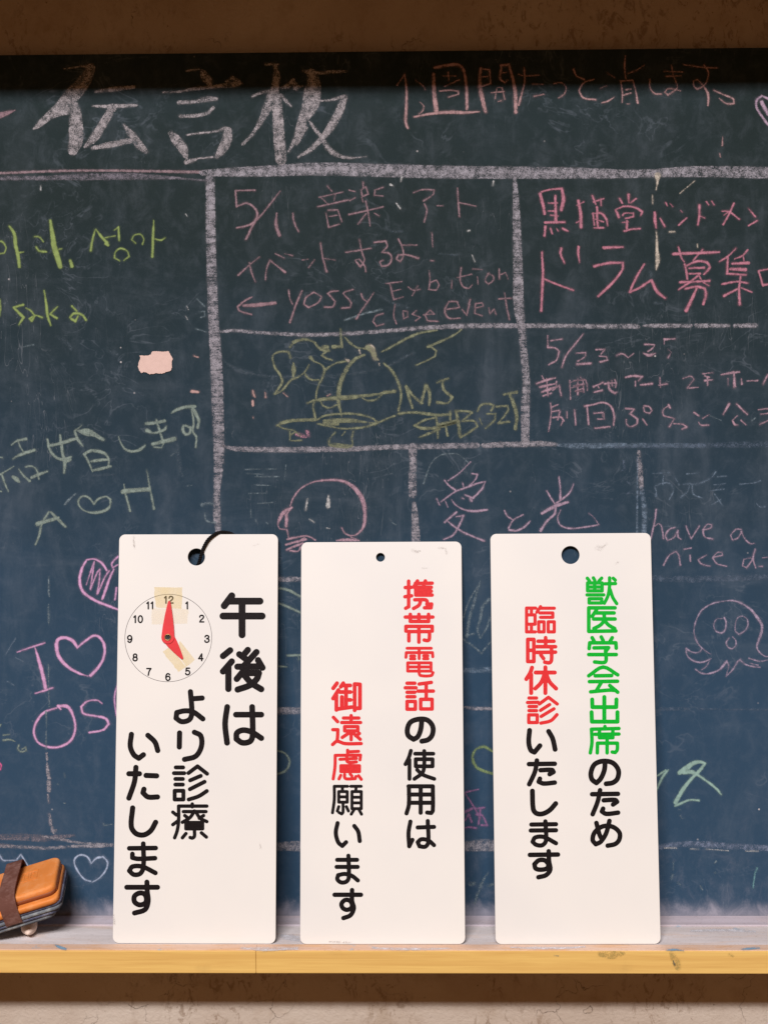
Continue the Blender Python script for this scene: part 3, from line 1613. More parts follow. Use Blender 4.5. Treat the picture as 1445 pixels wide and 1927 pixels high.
# ------------------------------------------------------------------ materials
def board_material():
    m = NT("chalkboard_paint")
    big = m.noise(5, 4, 0.6)
    wipe = m.noise(26, 5, 0.62, m.coord((1.0, 1, 0.28)), 0.6)          # vertical wiping marks
    wipe2 = m.noise(30, 5, 0.65, m.coord((0.25, 1, 1.0), (3, 0, 1)), 0.5)
    fine = m.noise(900, 2, 0.5)
    base = m.mix(m.ramp(big, 0.35, 0.65), lin(30, 41, 41), lin(34, 46, 49))
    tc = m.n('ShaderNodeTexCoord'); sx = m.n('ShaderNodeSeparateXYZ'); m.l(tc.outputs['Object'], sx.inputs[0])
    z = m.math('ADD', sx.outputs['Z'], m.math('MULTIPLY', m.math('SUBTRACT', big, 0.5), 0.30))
    # blue-grey chalk coat; its height ramp also paints the light fading towards the top
    film_light = m.ramp(z, 0.16, -0.30, 0.0, 1.0)
    base = m.mix(film_light, base, lin(46, 70, 92))
    d1 = m.math('MULTIPLY', m.ramp(wipe, 0.50, 0.80), 0.16)
    d2 = m.math('MULTIPLY', m.ramp(wipe2, 0.52, 0.80), 0.13)
    dust = m.math('MULTIPLY', m.math('ADD', d1, d2), m.ramp(z, 0.24, -0.10, 0.35, 1.0))  # wiped dust; its height factor also paints the dimmer light near the top
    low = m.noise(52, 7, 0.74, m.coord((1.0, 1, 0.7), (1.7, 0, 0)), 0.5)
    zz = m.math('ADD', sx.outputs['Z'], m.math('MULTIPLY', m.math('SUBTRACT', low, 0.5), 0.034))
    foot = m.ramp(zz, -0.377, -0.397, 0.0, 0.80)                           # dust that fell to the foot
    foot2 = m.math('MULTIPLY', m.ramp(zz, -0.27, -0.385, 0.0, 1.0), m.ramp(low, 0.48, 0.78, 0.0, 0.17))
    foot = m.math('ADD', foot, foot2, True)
    dust = m.math('ADD', dust, m.math('MULTIPLY', m.math('SUBTRACT', fine, 0.5), 0.05), True)
    mott = m.noise(75, 6, 0.72, m.coord((1, 1, 0.8), (4, 0, 2)), 0.4)
    dust = m.math('ADD', dust, m.math('MULTIPLY', m.ramp(mott, 0.42, 0.78), 0.11), True)
    ghost = m.math('ABSOLUTE', m.math('SUBTRACT', m.noise(20, 3, 0.55, m.coord((1, 1, 1.3), (9, 0, 3)), 1.8), 0.5))      # half-wiped old strokes
    ghost = m.math('MULTIPLY', m.ramp(ghost, 0.022, 0.0), m.ramp(m.noise(11, 2, 0.5, m.coord((1, 1, 1), (2, 0, 8))), 0.48, 0.60, 0.0, 0.17))
    dust = m.math('ADD', dust, m.math('MULTIPLY', ghost, m.ramp(mott, 0.35, 0.6)), True)
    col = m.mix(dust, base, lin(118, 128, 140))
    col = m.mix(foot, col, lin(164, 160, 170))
    # specks and nicks
    v = m.n('ShaderNodeTexVoronoi', feature='F1'); v.inputs['Scale'].default_value = 85; v.inputs['Randomness'].default_value = 1
    m.l(m.coord(), v.inputs['Vector'])
    vs = m.math('MULTIPLY', m.ramp(v.outputs['Distance'], 0.085, 0.03), m.ramp(m.noise(12, 2), 0.50, 0.62))
    sepc = m.n('ShaderNodeSeparateColor'); m.l(v.outputs['Color'], sepc.inputs[0])
    vs = m.math('MULTIPLY', vs, m.ramp(sepc.outputs[0], 0.62, 0.9, 0, 0.8))
    col = m.mix(vs, col, lin(190, 186, 186))
    # hairline scratches
    sc_ = m.noise(14, 2, 0.5, m.coord((7, 1, 1.0), (0, 0, 4)), 1.4)
    hl = m.math('MULTIPLY', m.ramp(m.math('ABSOLUTE', m.math('SUBTRACT', sc_, 0.5)), 0.006, 0.0), m.ramp(m.noise(9, 2), 0.52, 0.66, 0, 0.22))
    col = m.mix(hl, col, lin(150, 155, 162))
    h = m.math('ADD', m.math('MULTIPLY', fine, 0.6), m.noise(160, 3))
    b = m.bsdf(col, 0.75, m.bump(h, 0.25, 0.0004), 0.10)
    return m.done(b)

def chalk_material(name, rgb, dens=0.6, grain=1.0, soft=1.1, axis=None, tint=None):
    m = NT("chalk_" + name)
    a = m.n('ShaderNodeAttribute', attribute_name='rel').outputs['Fac']
    s = m.n('ShaderNodeAttribute', attribute_name='sd').outputs['Fac']
    n1 = m.noise(1150, 2, 0.6); n2 = m.noise(230, 4, 0.65); n3 = m.noise(60, 3)
    f = m.math('MULTIPLY', s, 0.55)                                       # rises quickly from the rim
    f = m.math('MINIMUM', f, m.math('ADD', m.math('MULTIPLY', a, 0.35), dens))
    g = m.math('ADD', m.math('MULTIPLY', m.math('SUBTRACT', n1, 0.5), 2.2 * grain), m.math('MULTIPLY', m.math('SUBTRACT', n2, 0.5), 2.0 * grain))
    g = m.math('ADD', g, m.math('MULTIPLY', m.math('SUBTRACT', n3, 0.5), 0.9 * grain))
    if axis:                                                                # broad chalk stuttering across the line
        sc3 = (60, 1, 460) if axis == 'v' else (240, 1, 200)
        n4 = m.noise(1.0, 3, 0.6, m.coord(sc3), 0.8)
        g = m.math('ADD', g, m.math('MULTIPLY', m.math('SUBTRACT', n4, 0.5), 3.0 if axis == 'v' else 1.6))
    f = m.math('ADD', f, g)
    f = m.ramp(f, -0.35, soft, 0.0, 0.93, smooth=False)
    rim = m.ramp(m.math('ADD', s, m.math('MULTIPLY', m.math('SUBTRACT', n2, 0.5), 3.4 if grain > 1.0 else 2.4)), -0.9, 0.45)
    f = m.math('MULTIPLY', f, rim, True)
    halo = m.math('MULTIPLY', m.ramp(s, -3.6, 0.6), m.ramp(m.noise(140, 4, 0.7), 0.38, 0.72, 0.0, 0.20))   # loose powder beside the stroke
    f = m.math('MAXIMUM', f, halo)
    col = m.mix(m.ramp(n2, 0.35, 0.7), tuple(c * 0.80 for c in lin(*rgb)), lin(*(tint or rgb)))
    b = m.bsdf(col, 0.95, None, 0.1)
    tr = m.n('ShaderNodeBsdfTransparent'); mx = m.n('ShaderNodeMixShader')
    m.l(f, mx.inputs[0]); m.l(tr.outputs[0], mx.inputs[1]); m.l(b.outputs[0], mx.inputs[2])
    return m.done(mx)

CH = {
 'white': ((164, 159, 162), 0.30, 1.7), 'pinkish': ((148, 128, 134), 0.5, 1.0), 'line': ((154, 152, 160), 0.26, 1.6),
 'faintline': ((120, 140, 160), 0.0, 1.1), 'bluefaint': ((98, 114, 134), -0.15, 1.2), 'smudge': ((128, 124, 134), 0.10, 1.2),
 'smudge2': ((125, 138, 162), 0.05, 1.4), 'pink': ((186, 126, 143), 0.68, 0.8), 'pale': ((174, 141, 142), 0.60, 0.95),
 'rose': ((150, 124, 132), 0.70, 0.9), 'rosy': ((176, 146, 160), 0.60, 0.95), 'lilac': ((174, 152, 172), 0.60, 0.9),
 'lilac2': ((170, 155, 178), 0.48, 1.0), 'orchid': ((216, 168, 208), 0.9, 0.6), 'purple': ((150, 110, 150), 0.5, 0.9),
 'hotpink': ((215, 105, 155), 1.0, 0.6), 'lime': ((138, 158, 96), 0.9, 0.65), 'lime2': ((138, 158, 110), 0.5, 0.9),
 'olive': ((132, 138, 112), 0.40, 1.15), 'sage': ((136, 152, 144), 0.62, 0.85), 'mint': ((150, 182, 172), 0.9, 0.6),
 'mintfaint': ((115, 160, 165), 0.25, 0.9), 'faint': ((125, 142, 150), 0.04, 1.2), 'faintwhite': ((195, 198, 198), 0.5, 1.2),
 'bluewhite': ((180, 194, 218), 0.85, 0.65), 'cream': ((196, 188, 174), 0.6, 1.1), 'pinkcream': ((188, 156, 152), 0.9, 0.9),
 'hotflecks': ((195, 145, 165), 0.2, 1.6), 'veil': ((112, 126, 138), -0.45, 0.9), 'skyblue': ((138, 178, 205), 0.9, 0.7), 'teal': ((60, 120, 140), 0.9, 0.6),
 'greendirt': ((182, 162, 98), -0.1, 1.0), 'scuff': ((190, 183, 178), -0.2, 1.2), 'dustwhite': ((228, 228, 234), 0.3, 1.2),
}
CMAT = {}
def cmat(key, axis=None):
    k = (key, axis)
    if k not in CMAT:
        rgb, d, g = CH[key]
        CMAT[k] = chalk_material(key + (axis or ''), rgb, d, g, axis=axis)
    return CMAT[k]

def plaster_material():
    m = NT("stained_plaster")
    big = m.noise(7, 5, 0.6); mid = m.noise(45, 5, 0.65); fine = m.noise(420, 4, 0.6)
    col = m.mix(m.ramp(big, 0.3, 0.7), lin(176, 160, 144), lin(192, 180, 166))
    col = m.mix(m.ramp(mid, 0.50, 0.72, 0, 0.35), col, lin(150, 128, 104))
    st = m.math('MULTIPLY', m.ramp(m.noise(150, 6, 0.78, m.coord((1, 1, 0.55)), 0.8), 0.52, 0.60), m.ramp(m.noise(9, 3, 0.6), 0.44, 0.60))
    col = m.mix(m.math('MULTIPLY', st, 0.5), col, lin(104, 76, 48))
    v = m.n('ShaderNodeTexVoronoi', feature='DISTANCE_TO_EDGE'); v.inputs['Scale'].default_value = 22
    wv = m.n('ShaderNodeVectorMath', operation='ADD'); nn = m.n('ShaderNodeTexNoise'); nn.inputs['Scale'].default_value = 30; nn.inputs['Detail'].default_value = 5
    m.l(m.coord(), nn.inputs['Vector'])
    sc = m.n('ShaderNodeVectorMath', operation='SCALE'); sc.inputs['Scale'].default_value = 0.06
    m.l(nn.outputs['Color'], sc.inputs[0]); m.l(m.coord(), wv.inputs[0]); m.l(sc.outputs[0], wv.inputs[1]); m.l(wv.outputs[0], v.inputs['Vector'])
    crack = m.math('MULTIPLY', m.ramp(v.outputs['Distance'], 0.007, 0.0), m.ramp(m.noise(13, 2), 0.56, 0.66))
    col = m.mix(m.math('MULTIPLY', crack, 0.7), col, lin(70, 50, 34))
    sp = m.ramp(m.noise(330, 2, 0.5), 0.70, 0.76, 0, 0.7)
    col = m.mix(sp, col, lin(96, 72, 50))
    h = m.math('ADD', m.math('ADD', fine, m.math('MULTIPLY', mid, 2.0)), m.math('MULTIPLY', crack, -1.5))
    return m.done(m.bsdf(col, 0.9, m.bump(h, 0.6, 0.0012), 0.2))

def wood_material(name, face=True):
    m = NT(name)
    g1 = m.noise(22, 5, 0.6, m.coord((0.35, 3, 9)), 0.7); g2 = m.noise(160, 4, 0.6, m.coord((0.12, 3, 3)))
    col = m.mix(m.ramp(g1, 0.35, 0.7), lin(222, 184, 106), lin(210, 168, 94))
    col = m.mix(m.ramp(g2, 0.52, 0.76, 0, 0.30), col, lin(190, 142, 76))
    gr = m.noise(30, 4, 0.6, m.coord((1, 1, 1.2), (2, 1, 0)))
    col = m.mix(m.ramp(gr, 0.62, 0.78, 0, 0.22), col, lin(168, 138, 82))
    h = m.math('ADD', g2, g1)
    return m.done(m.bsdf(col, 0.55, m.bump(h, 0.25, 0.0006), 0.35))

def dusty_wood_material(name, a, b, woodshow=0.5):
    m = NT(name)
    n1 = m.noise(18, 5, 0.65, m.coord((0.5, 3, 3))); n2 = m.noise(60, 5, 0.65, m.coord((0.4, 2, 2)), 0.5); n3 = m.noise(500, 3)
    col = m.mix(m.ramp(n1, 0.35, 0.68), lin(*a), lin(*b))
    col = m.mix(m.ramp(n2, 0.50, 0.66, 0, woodshow), col, lin(214, 170, 128))
    n4 = m.noise(34, 4, 0.6, m.coord((1, 1, 1), (7, 3, 0)))
    col = m.mix(m.ramp(n4, 0.66, 0.72, 0, 0.7), col, lin(140, 175, 195))
    col = m.mix(m.ramp(n3, 0.55, 0.8, 0, 0.35), col, lin(120, 108, 100))
    n5 = m.noise(80, 4, 0.7)
    col = m.mix(m.ramp(n5, 0.60, 0.75, 0, 0.4), col, lin(225, 220, 222))
    return m.done(m.bsdf(col, 0.85, m.bump(n3, 0.3, 0.0005), 0.2))

def plastic_material():
    m = NT("sign_plastic")
    n = m.noise(900, 2); b = m.noise(6, 3)
    col = m.mix(m.ramp(b, 0.35, 0.65), lin(223, 221, 215), lin(217, 216, 212))
    sm = m.math('MULTIPLY', m.ramp(m.noise(150, 5, 0.7), 0.66, 0.76), m.ramp(m.noise(12, 2, 0.5, m.coord((1, 1, 1), (3, 3, 3))), 0.58, 0.66, 0, 0.35))
    col = m.mix(sm, col, lin(160, 150, 146))
    return m.done(m.bsdf(col, 0.34, m.bump(n, 0.06, 0.0002), 0.4))

def ink_material(name, rgb, rough=0.4):
    m = NT(name)
    n = m.noise(700, 3, 0.6)
    col = m.mix(m.ramp(n, 0.4, 0.75), lin(*rgb), tuple(c * 1.15 + 0.004 for c in lin(*rgb)))
    return m.done(m.bsdf(col, rough, None, 0.12))

def simple(name, rgb, rough=0.6, spec=0.4, vary=0.8, nscale=90, bump=0.3, metal=0.0, bd=0.0006):
    m = NT(name)
    n = m.noise(nscale, 5, 0.65); f = m.noise(nscale * 9, 3, 0.6)
    c = lin(*rgb)
    col = m.mix(m.ramp(n, 0.3, 0.7), tuple(x * vary for x in c), c)
    return m.done(m.bsdf(col, rough, m.bump(m.math('ADD', n, f), bump, bd), spec, Metallic=metal))

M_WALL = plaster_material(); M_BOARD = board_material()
M_WOOD = wood_material("yellow_varnished_wood")
M_TRAY = dusty_wood_material("dusty_tray", (206, 198, 196), (226, 219, 219), 0.26)
M_BACK = dusty_wood_material("dusty_back_rail", (182, 172, 178), (202, 192, 200), 0.08)
M_LIP = dusty_wood_material("worn_lip", (214, 180, 156), (220, 192, 172), 0.75)
M_SIGN = plastic_material()
INK = {'black': ink_material("black_ink", (20, 15, 16)), 'red': ink_material("red_ink", (206, 46, 48)), 'green': ink_material("green_ink", (4, 166, 42))}

# ------------------------------------------------------------------ setting: wall and the beam above
ZT = float(hit(np.array([720.0]), np.array([1778.0]), (0, -0.055, 0), (0, 1, 0))[0][2])     # tray level
board_top = float(on_board(700.0, 97.0)[2])

def grid_sheet(name, x0, x1, z0, z1, y, nx, nz):
    bm = bmesh.new(); bmesh.ops.create_grid(bm, x_segments=nx, y_segments=nz, size=0.5)
    for v in bm.verts:
        v.co = Vector((x0 + (v.co.x + 0.5) * (x1 - x0), y, z0 + (v.co.y + 0.5) * (z1 - z0)))
    me = bm_mesh(bm, name); return me
BEAM_Z = float(on_board(722.0, 169.0)[2]) + BEAM_D * tan(radians(BEAM_E))
wall = link("wall", box_mesh("wall", (-1.6, 0.012, -1.3), (1.6, 0.12, 1.2)), M_WALL, kind="structure", label="old plaster wall stained brown behind the chalkboard")
beam = link("beam", box_mesh("beam", (-1.6, -BEAM_D, BEAM_Z), (1.6, 0.0115, BEAM_Z + 0.06), 0.001), M_WALL, kind="structure", label="beam over the chalkboard that shades its top edge")

# ------------------------------------------------------------------ chalkboard
board = thing("chalkboard", "long green chalkboard covered in chalk messages and drawings, with dusty wooden tray", "chalkboard")
bx0, bx1 = -0.62, 0.62
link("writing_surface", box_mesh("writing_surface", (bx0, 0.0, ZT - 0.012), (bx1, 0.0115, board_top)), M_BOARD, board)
d_strip = -float(level(720.0, 1743.0, ZT)[1]); d_lip = -float(level(720.0, 1778.0, ZT)[1]); d_front = -float(level(720.0, 1790.0, ZT)[1])
zb = float(hit(720.0, 1832.0, (0, -d_front, 0), (0, 1, 0))[2])
link("back_rail", box_mesh("back_rail", (bx0, -d_strip, ZT - 0.011), (bx1, -0.0018, ZT + 0.0012), 0.0006), M_BACK, board)
link("chalk_tray", box_mesh("chalk_tray", (bx0, -d_lip + 0.0003, ZT - 0.0116), (bx1, -d_strip - 0.0003, ZT)), M_TRAY, board)
xj = float(hit(482.0, 1815.0, (0, -d_front, 0), (0, 1, 0))[0])
for a, b in ((bx0, xj - 0.00004), (xj + 0.00004, bx1)):
    link("front_rail", box_mesh("front_rail", (a, -d_front, zb), (b, -d_lip - 0.0002, ZT + 0.0001), 0.0007), M_WOOD, board)
    link("worn_edge", box_mesh("worn_edge", (a, -d_front + 0.0009, ZT - 0.001), (b, -d_lip - 0.0006, ZT + 0.0006), 0.0002), M_LIP, board)

lift = 0.00012
names = set()
for i, (sec, c, nm, strokes) in enumerate(parse(CHALK)):
    key = "chalk_" + nm.lower().replace(' ', '_')
    axis = None
    if nm == "Ruled line":
        P = strokes[0]; axis = 'v' if abs(P[-1][1] - P[0][1]) > abs(P[-1][0] - P[0][0]) else 'h'
    loose = nm in ("Paint fleck", "Scribble", "Arc", "Scratch", "Chip", "Specks", "Drip", "Tick mark", "Smudge", "Stain")
    for k, ss in enumerate([[s] for s in strokes] if loose else [strokes]):
        link(key, chalk_mesh(key, ss, lift + 0.000012 * ((i + k) % 7)), cmat(c, axis), board)

def on_front(x, y): return hit(x, y, (0, -d_front - 0.00012, 0), (0, 1, 0))
def on_lip(x, y): return hit(x, y, (0, 0, ZT + 0.00075), (0, 0, 1))
def on_tray(x, y): return hit(x, y, (0, 0, ZT + 0.00015), (0, 0, 1))
LEDGE = [('skyblue', on_lip, [[(1254, 1788, 2), (1264, 1787, 5), (1274, 1787.5, 4), (1286, 1789, 1.5)]]),
 ('skyblue', on_lip, [[(104, 1778, 2), (112, 1782, 6), (124, 1786, 5)]]), ('skyblue', on_lip, [[(1395, 1786, 3), (1410, 1785, 5), (1428, 1784, 3)]]),
 ('teal', on_front, [[(1266, 1808, 2.5), (1268, 1814, 4.5), (1270, 1817, 2)]]), ('greendirt', on_front, [[(1262, 1795, 8), (1270, 1808, 16), (1275, 1822, 10)]]),
 ('greendirt', on_front, [[(1130, 1795, 10), (1150, 1797, 16), (1172, 1794, 7)]]), ('teal', on_front, [[(1042, 1798, 1.5), (1050, 1799, 2)]]),
 ('greendirt', on_front, [[(1372, 1796, 5), (1378, 1799, 5)]]), ('dustwhite', on_lip, [[(455, 1784, 4), (500, 1786, 7), (560, 1785, 5)]]),
 ('dustwhite', on_lip, [[(960, 1783, 3), (1040, 1784, 5), (1100, 1782, 3)]]), ('dustwhite', on_tray, [[(530, 1762, 8), (548, 1764, 12), (562, 1768, 8)]]),
 ('dustwhite', on_tray, [[(1300, 1752, 4), (1360, 1750, 6), (1420, 1753, 4)]]), ('dustwhite', on_lip, [[(700, 1784, 3), (780, 1786, 5), (850, 1784, 2)]])]
for i, (c, pl, st_) in enumerate(LEDGE):
    link("chalk_smear", chalk_mesh("chalk_smear", st_, 0, 1.0, pl), cmat(c), board)

# ------------------------------------------------------------------ paper scrap
def polygon_plate(name, pts, d0, thick):
    bm = bmesh.new()
    vs = [bm.verts.new(on_board(x, y, d0)) for x, y in pts]
    f = bm.faces.new(vs)
    r = bmesh.ops.extrude_face_region(bm, geom=[f])
    for v in r['geom']:
        if isinstance(v, bmesh.types.BMVert): v.co.y -= thick
    bmesh.ops.recalc_face_normals(bm, faces=bm.faces[:])
    return bm_mesh(bm, name)
raw = [(1042,240),(1050,205),(1058,180),(1055,155),(1085,158),(1120,155),(1140,148),(1148,126),(1180,122),(1225,128),(1270,122),(1285,145),(1302,180),(1297,210),(1299,245),(1285,275),(1262,278),(1225,292),(1180,290),(1130,298),(1108,285),(1085,278),(1070,290),(1052,270)]
pts = []
for i in range(len(raw)):
    a, b = raw[i], raw[(i + 1) % len(raw)]
    L = math.hypot(b[0] - a[0], b[1] - a[1]); k = max(1, int(L / 6))
    for j in range(k):
        t = j / k; pts.append(((a[0] + (b[0] - a[0]) * t + random.uniform(-2.2, 2.2)) / 4.003, 630 + (a[1] + (b[1] - a[1]) * t + random.uniform(-2.2, 2.2)) / 4.003))
scrap = link("paper_scrap", polygon_plate("paper_scrap", pts, 0.0004, 0.0003), simple("torn_paper", (212, 184, 174), 0.9, 0.1, 0.93, 300, 0.3), label="small torn scrap of pale pink paper stuck on the left of the chalkboard", category="paper scrap")

# ------------------------------------------------------------------ the three hanging signs
SIGNS = {
 'S1': dict(c=[(221.2, 1006.5), (519.5, 1006.5), (519.0, 1777.0), (212.5, 1776.3)], top=0.0052, hole=(369.9, 1048.2, 16.0),
            label="left white sign with printed clock face, red hands and black cord in its hole"),
 'S2': dict(c=[(564.5, 1021.5), (866.0, 1020.0), (875.0, 1778.0), (565.0, 1778.0)], top=0.0024, hole=(715.9, 1048.8, 8.2),
            label="middle white sign with small hole and red and black Japanese text"),
 'S3': dict(c=[(921.8, 1006.0), (1223.3, 1003.5), (1242.7, 1778.0), (932.0, 1778.0)], top=0.0024, hole=(1073.0, 1044.5, 16.9),
            label="right white sign with large hole and green, red and black Japanese text"),
}
TH = 0.0016
def plate_mesh(name, x0, x1, h, r, holes, th):
    cu = bpy.data.curves.new(name, 'CURVE'); cu.dimensions = '2D'; cu.fill_mode = 'BOTH'
    cu.extrude = th / 2 - 0.0003; cu.bevel_depth = 0.0003; cu.bevel_resolution = 2; cu.offset = -0.0003
    out = []
    for cx, cy, a0 in ((x1 - r, h - r, 0), (x0 + r, h - r, 90), (x0 + r, r, 180), (x1 - r, r, 270)):
        for k in range(9):
            a = radians(a0 + k * 90 / 8); out.append((cx + r * cos(a), cy + r * sin(a)))
    def poly(P):
        sp = cu.splines.new('POLY'); sp.points.add(len(P) - 1); sp.use_cyclic_u = True
        for q, p in zip(sp.points, P): q.co = (p[0], p[1], 0, 1)
    poly(out)
    for hx, hy, hr in holes:
        poly([(hx + hr * cos(-2 * pi * k / 40), hy + hr * sin(-2 * pi * k / 40)) for k in range(40)])
    o = bpy.data.objects.new("tmp", cu); SC.collection.objects.link(o)
    dg = bpy.context.evaluated_depsgraph_get()
    me = bpy.data.meshes.new_from_object(o.evaluated_get(dg)); me.name = name
    bpy.data.objects.remove(o)
    return me

TEXT = parse(SIGNTEXT)
SIGN_OBJ = {}
for key, s in SIGNS.items():
    (TL, TR, BR, BL) = s['c']
    bl = Vector(level(*BL, ZT)); br = Vector(level(*BR, ZT))
    tl = Vector(on_board(*TL, s['top'])); tr = Vector(on_board(*TR, s['top']))
    ex = ((br - bl) + (tr - tl)).normalized()
    cen_b = (bl + br) / 2; cen_t = (tl + tr) / 2
    ey = cen_t - cen_b; ey = (ey - ex * ey.dot(ex)).normalized()      # up along the sign
    ez = ex.cross(ey)                                                    # towards the viewer
    W = ((br - bl).length + (tr - tl).length) / 2; H = (cen_t - cen_b).length
    print(key, "bottom w %.4f top w %.4f H %.4f d %.4f %.4f skew %.4f" % ((br - bl).length, (tr - tl).length, H, -bl.y, -br.y, (cen_t - cen_b).dot(ex)))
    Mx = Matrix(((ex.x, ey.x, ez.x, cen_b.x), (ex.y, ey.y, ez.y, cen_b.y), (ex.z, ey.z, ez.z, cen_b.z + 0.0004), (0, 0, 0, 1)))
    Mi = np.array(Mx.inverted()); nrm = np.array(ez); p0 = np.array(Mx.translation)
    def to_local(px, py, off=0.00012, Mi=Mi, nrm=nrm, p0=p0):
        P = hit(px, py, p0 + nrm * off, nrm)
        return P @ Mi[:3, :3].T + Mi[:3, 3]
    s['local'] = to_local; s['M'] = Mx
    t = thing("hanging_sign", s['label'], "sign", matrix=Mx, group="white plastic signs standing on the chalk tray")
    SIGN_OBJ[key] = t
    hx, hy, hr = s['hole']
    hc = to_local(hx, hy, 0.0); he = to_local(hx + hr, hy, 0.0)
    r_ = float(np.linalg.norm(he - hc))
    me = plate_mesh("plate", -W / 2, W / 2, H, 0.0046, [(float(hc[0]), float(hc[1]), r_)], TH)
    p = link("plate", me, M_SIGN, t); p.location = (0, 0, -TH / 2)
    s['hc'] = hc; s['hr'] = r_
    for sec, c, wd, strokes in TEXT:
        if sec == key:
            link("printed_character", iso_mesh("printed_character", strokes, lambda a, b: to_local(a, b, 0.00005)), INK[c], t)

SCUFF = {'S2': [[(776, 1036, 3), (783, 1038, 5), (790, 1037, 3)], [(826, 1031, 2), (838, 1032, 2), (840, 1041, 3)], [(795, 1069, 1.5), (803, 1069, 2)], [(620, 1772, 2), (660, 1774, 3)]],
 'S3': [[(1124, 1028, 3), (1132, 1030, 4), (1140, 1024, 2)], [(1158, 1062, 2), (1162, 1058, 2)], [(1130, 1036, 2), (1120, 1032, 2)]],
 'S1': [[(252, 1010, 2), (253, 1024, 3), (254, 1032, 1)], [(478, 1026, 1.5), (486, 1024, 2)], [(214, 1722, 3), (216, 1738, 3)], [(490, 1588, 1.5), (491, 1596, 1.5)]]}
for key, ss in SCUFF.items():
    for st_ in ss:
        link("scuff_mark", chalk_mesh("scuff_mark", [st_], 0, 0.8, lambda a, b, f=SIGNS[key]['local']: f(a, b, 0.00009)), cmat('scuff'), SIGN_OBJ[key])

# ---- clock face on the left sign
S1 = SIGNS['S1']; t1 = SIGN_OBJ['S1']; L1 = S1['local']
def c2p(x, y): return 200 + x / 4.25, 980 + y / 4.25
def loc1(x, y, off=0.00005): return Vector(L1(*c2p(x, y), off))
cc = loc1(498, 937)
rad = (loc1(847, 937) - cc).length
def ring_mesh(name, c, r0, r1, z, n=96, th=0.0):
    vs = []; fs = []
    for k in range(n):
        a = 2 * pi * k / n
        vs += [(c[0] + r0 * cos(a), c[1] + r0 * sin(a), z), (c[0] + r1 * cos(a), c[1] + r1 * sin(a), z)]
    for k in range(n):
        j = (k + 1) % n; fs.append((2*k, 2*k+1, 2*j+1, 2*j))
    me = bpy.data.meshes.new(name); me.from_pydata(vs, [], fs); return me
dial = link("clock_dial", ring_mesh("clock_dial", cc, rad - 0.00035, rad, 0.00005), ink_material("grey_ink", (90, 84, 84)), t1)
NUM = [(12, 503, 632), (1, 650, 677), (2, 765, 783), (3, 807, 945), (4, 757, 1092), (5, 653, 1205), (6, 495, 1250), (7, 343, 1208), (8, 233, 1093), (9, 190, 945), (10, 258, 787), (11, 355, 677)]
hnum = (loc1(498, 937) - loc1(498, 937 - 62)).length
def arc(cx, cy, rx, ry, n=20): return [(cx + rx * sin(2*pi*k/n), cy - ry * cos(2*pi*k/n)) for k in range(n + 1)]
DIG = {'0': [arc(20, 31, 16, 27)], '1': [[(9, 15), (20, 4), (20, 58)]],
 '2': [[(5, 18), (8, 8), (20, 4), (32, 9), (34, 19), (28, 30), (12, 44), (5, 57), (36, 57)]],
 '3': [[(5, 15), (12, 5), (24, 4), (33, 11), (32, 22), (18, 29)], [(18, 29), (32, 33), (36, 44), (29, 55), (16, 58), (6, 53), (4, 44)]],
 '4': [[(28, 58), (28, 4), (4, 42), (37, 42)]],
 '5': [[(34, 5), (10, 5), (7, 29), (18, 24), (31, 28), (36, 40), (31, 53), (18, 58), (6, 53), (4, 46)]],
 '6': [[(34, 13), (26, 5), (15, 5), (6, 18), (4, 38), (10, 53), (21, 58), (33, 51), (36, 40), (31, 28), (20, 25), (9, 30), (5, 40)]],
 '7': [[(4, 5), (36, 5), (22, 28), (15, 58)]], '8': [arc(20, 17, 13, 13), arc(20, 43, 16, 15)]}
DIG['9'] = [[(40 - x, 62 - y) for x, y in DIG['6'][0]]]
for n_, x, y in NUM:
    st_ = []; s_ = str(n_); adv = {'1': 27}
    wd = sum(adv.get(c, 40) for c in s_) + 7 * (len(s_) - 1)
    cx = -wd / 2
    for ch_ in s_:
        off_ = -6 if ch_ == '1' else 0
        for P_ in DIG[ch_]:
            st_.append([(200 + (x + cx + off_ + a) / 4.25, 980 + (y - 31 + b) / 4.25, 12.0 / 4.25) for a, b in P_])
        cx += adv.get(ch_, 40) + 7
    link("numeral", iso_mesh("numeral", st_, lambda a, b: L1(a, b, 0.00006), 0.3), INK['black'], dial)

def flat_poly(name, pts, z, th, bev=0.0):
    bm = bmesh.new(); vs = [bm.verts.new((p[0], p[1], z)) for p in pts]; f = bm.faces.new(vs)
    r = bmesh.ops.extrude_face_region(bm, geom=[f])
    top = [g for g in r['geom'] if isinstance(g, bmesh.types.BMVert)]
    for v in top: v.co.z += th
    if bev:
        ed = [e for e in bm.edges if all(v in top for v in e.verts)]
        bmesh.ops.bevel(bm, geom=ed, offset=bev, segments=2, affect='EDGES')
    bmesh.ops.recalc_face_normals(bm, faces=bm.faces[:])
    return bm_mesh(bm, name)

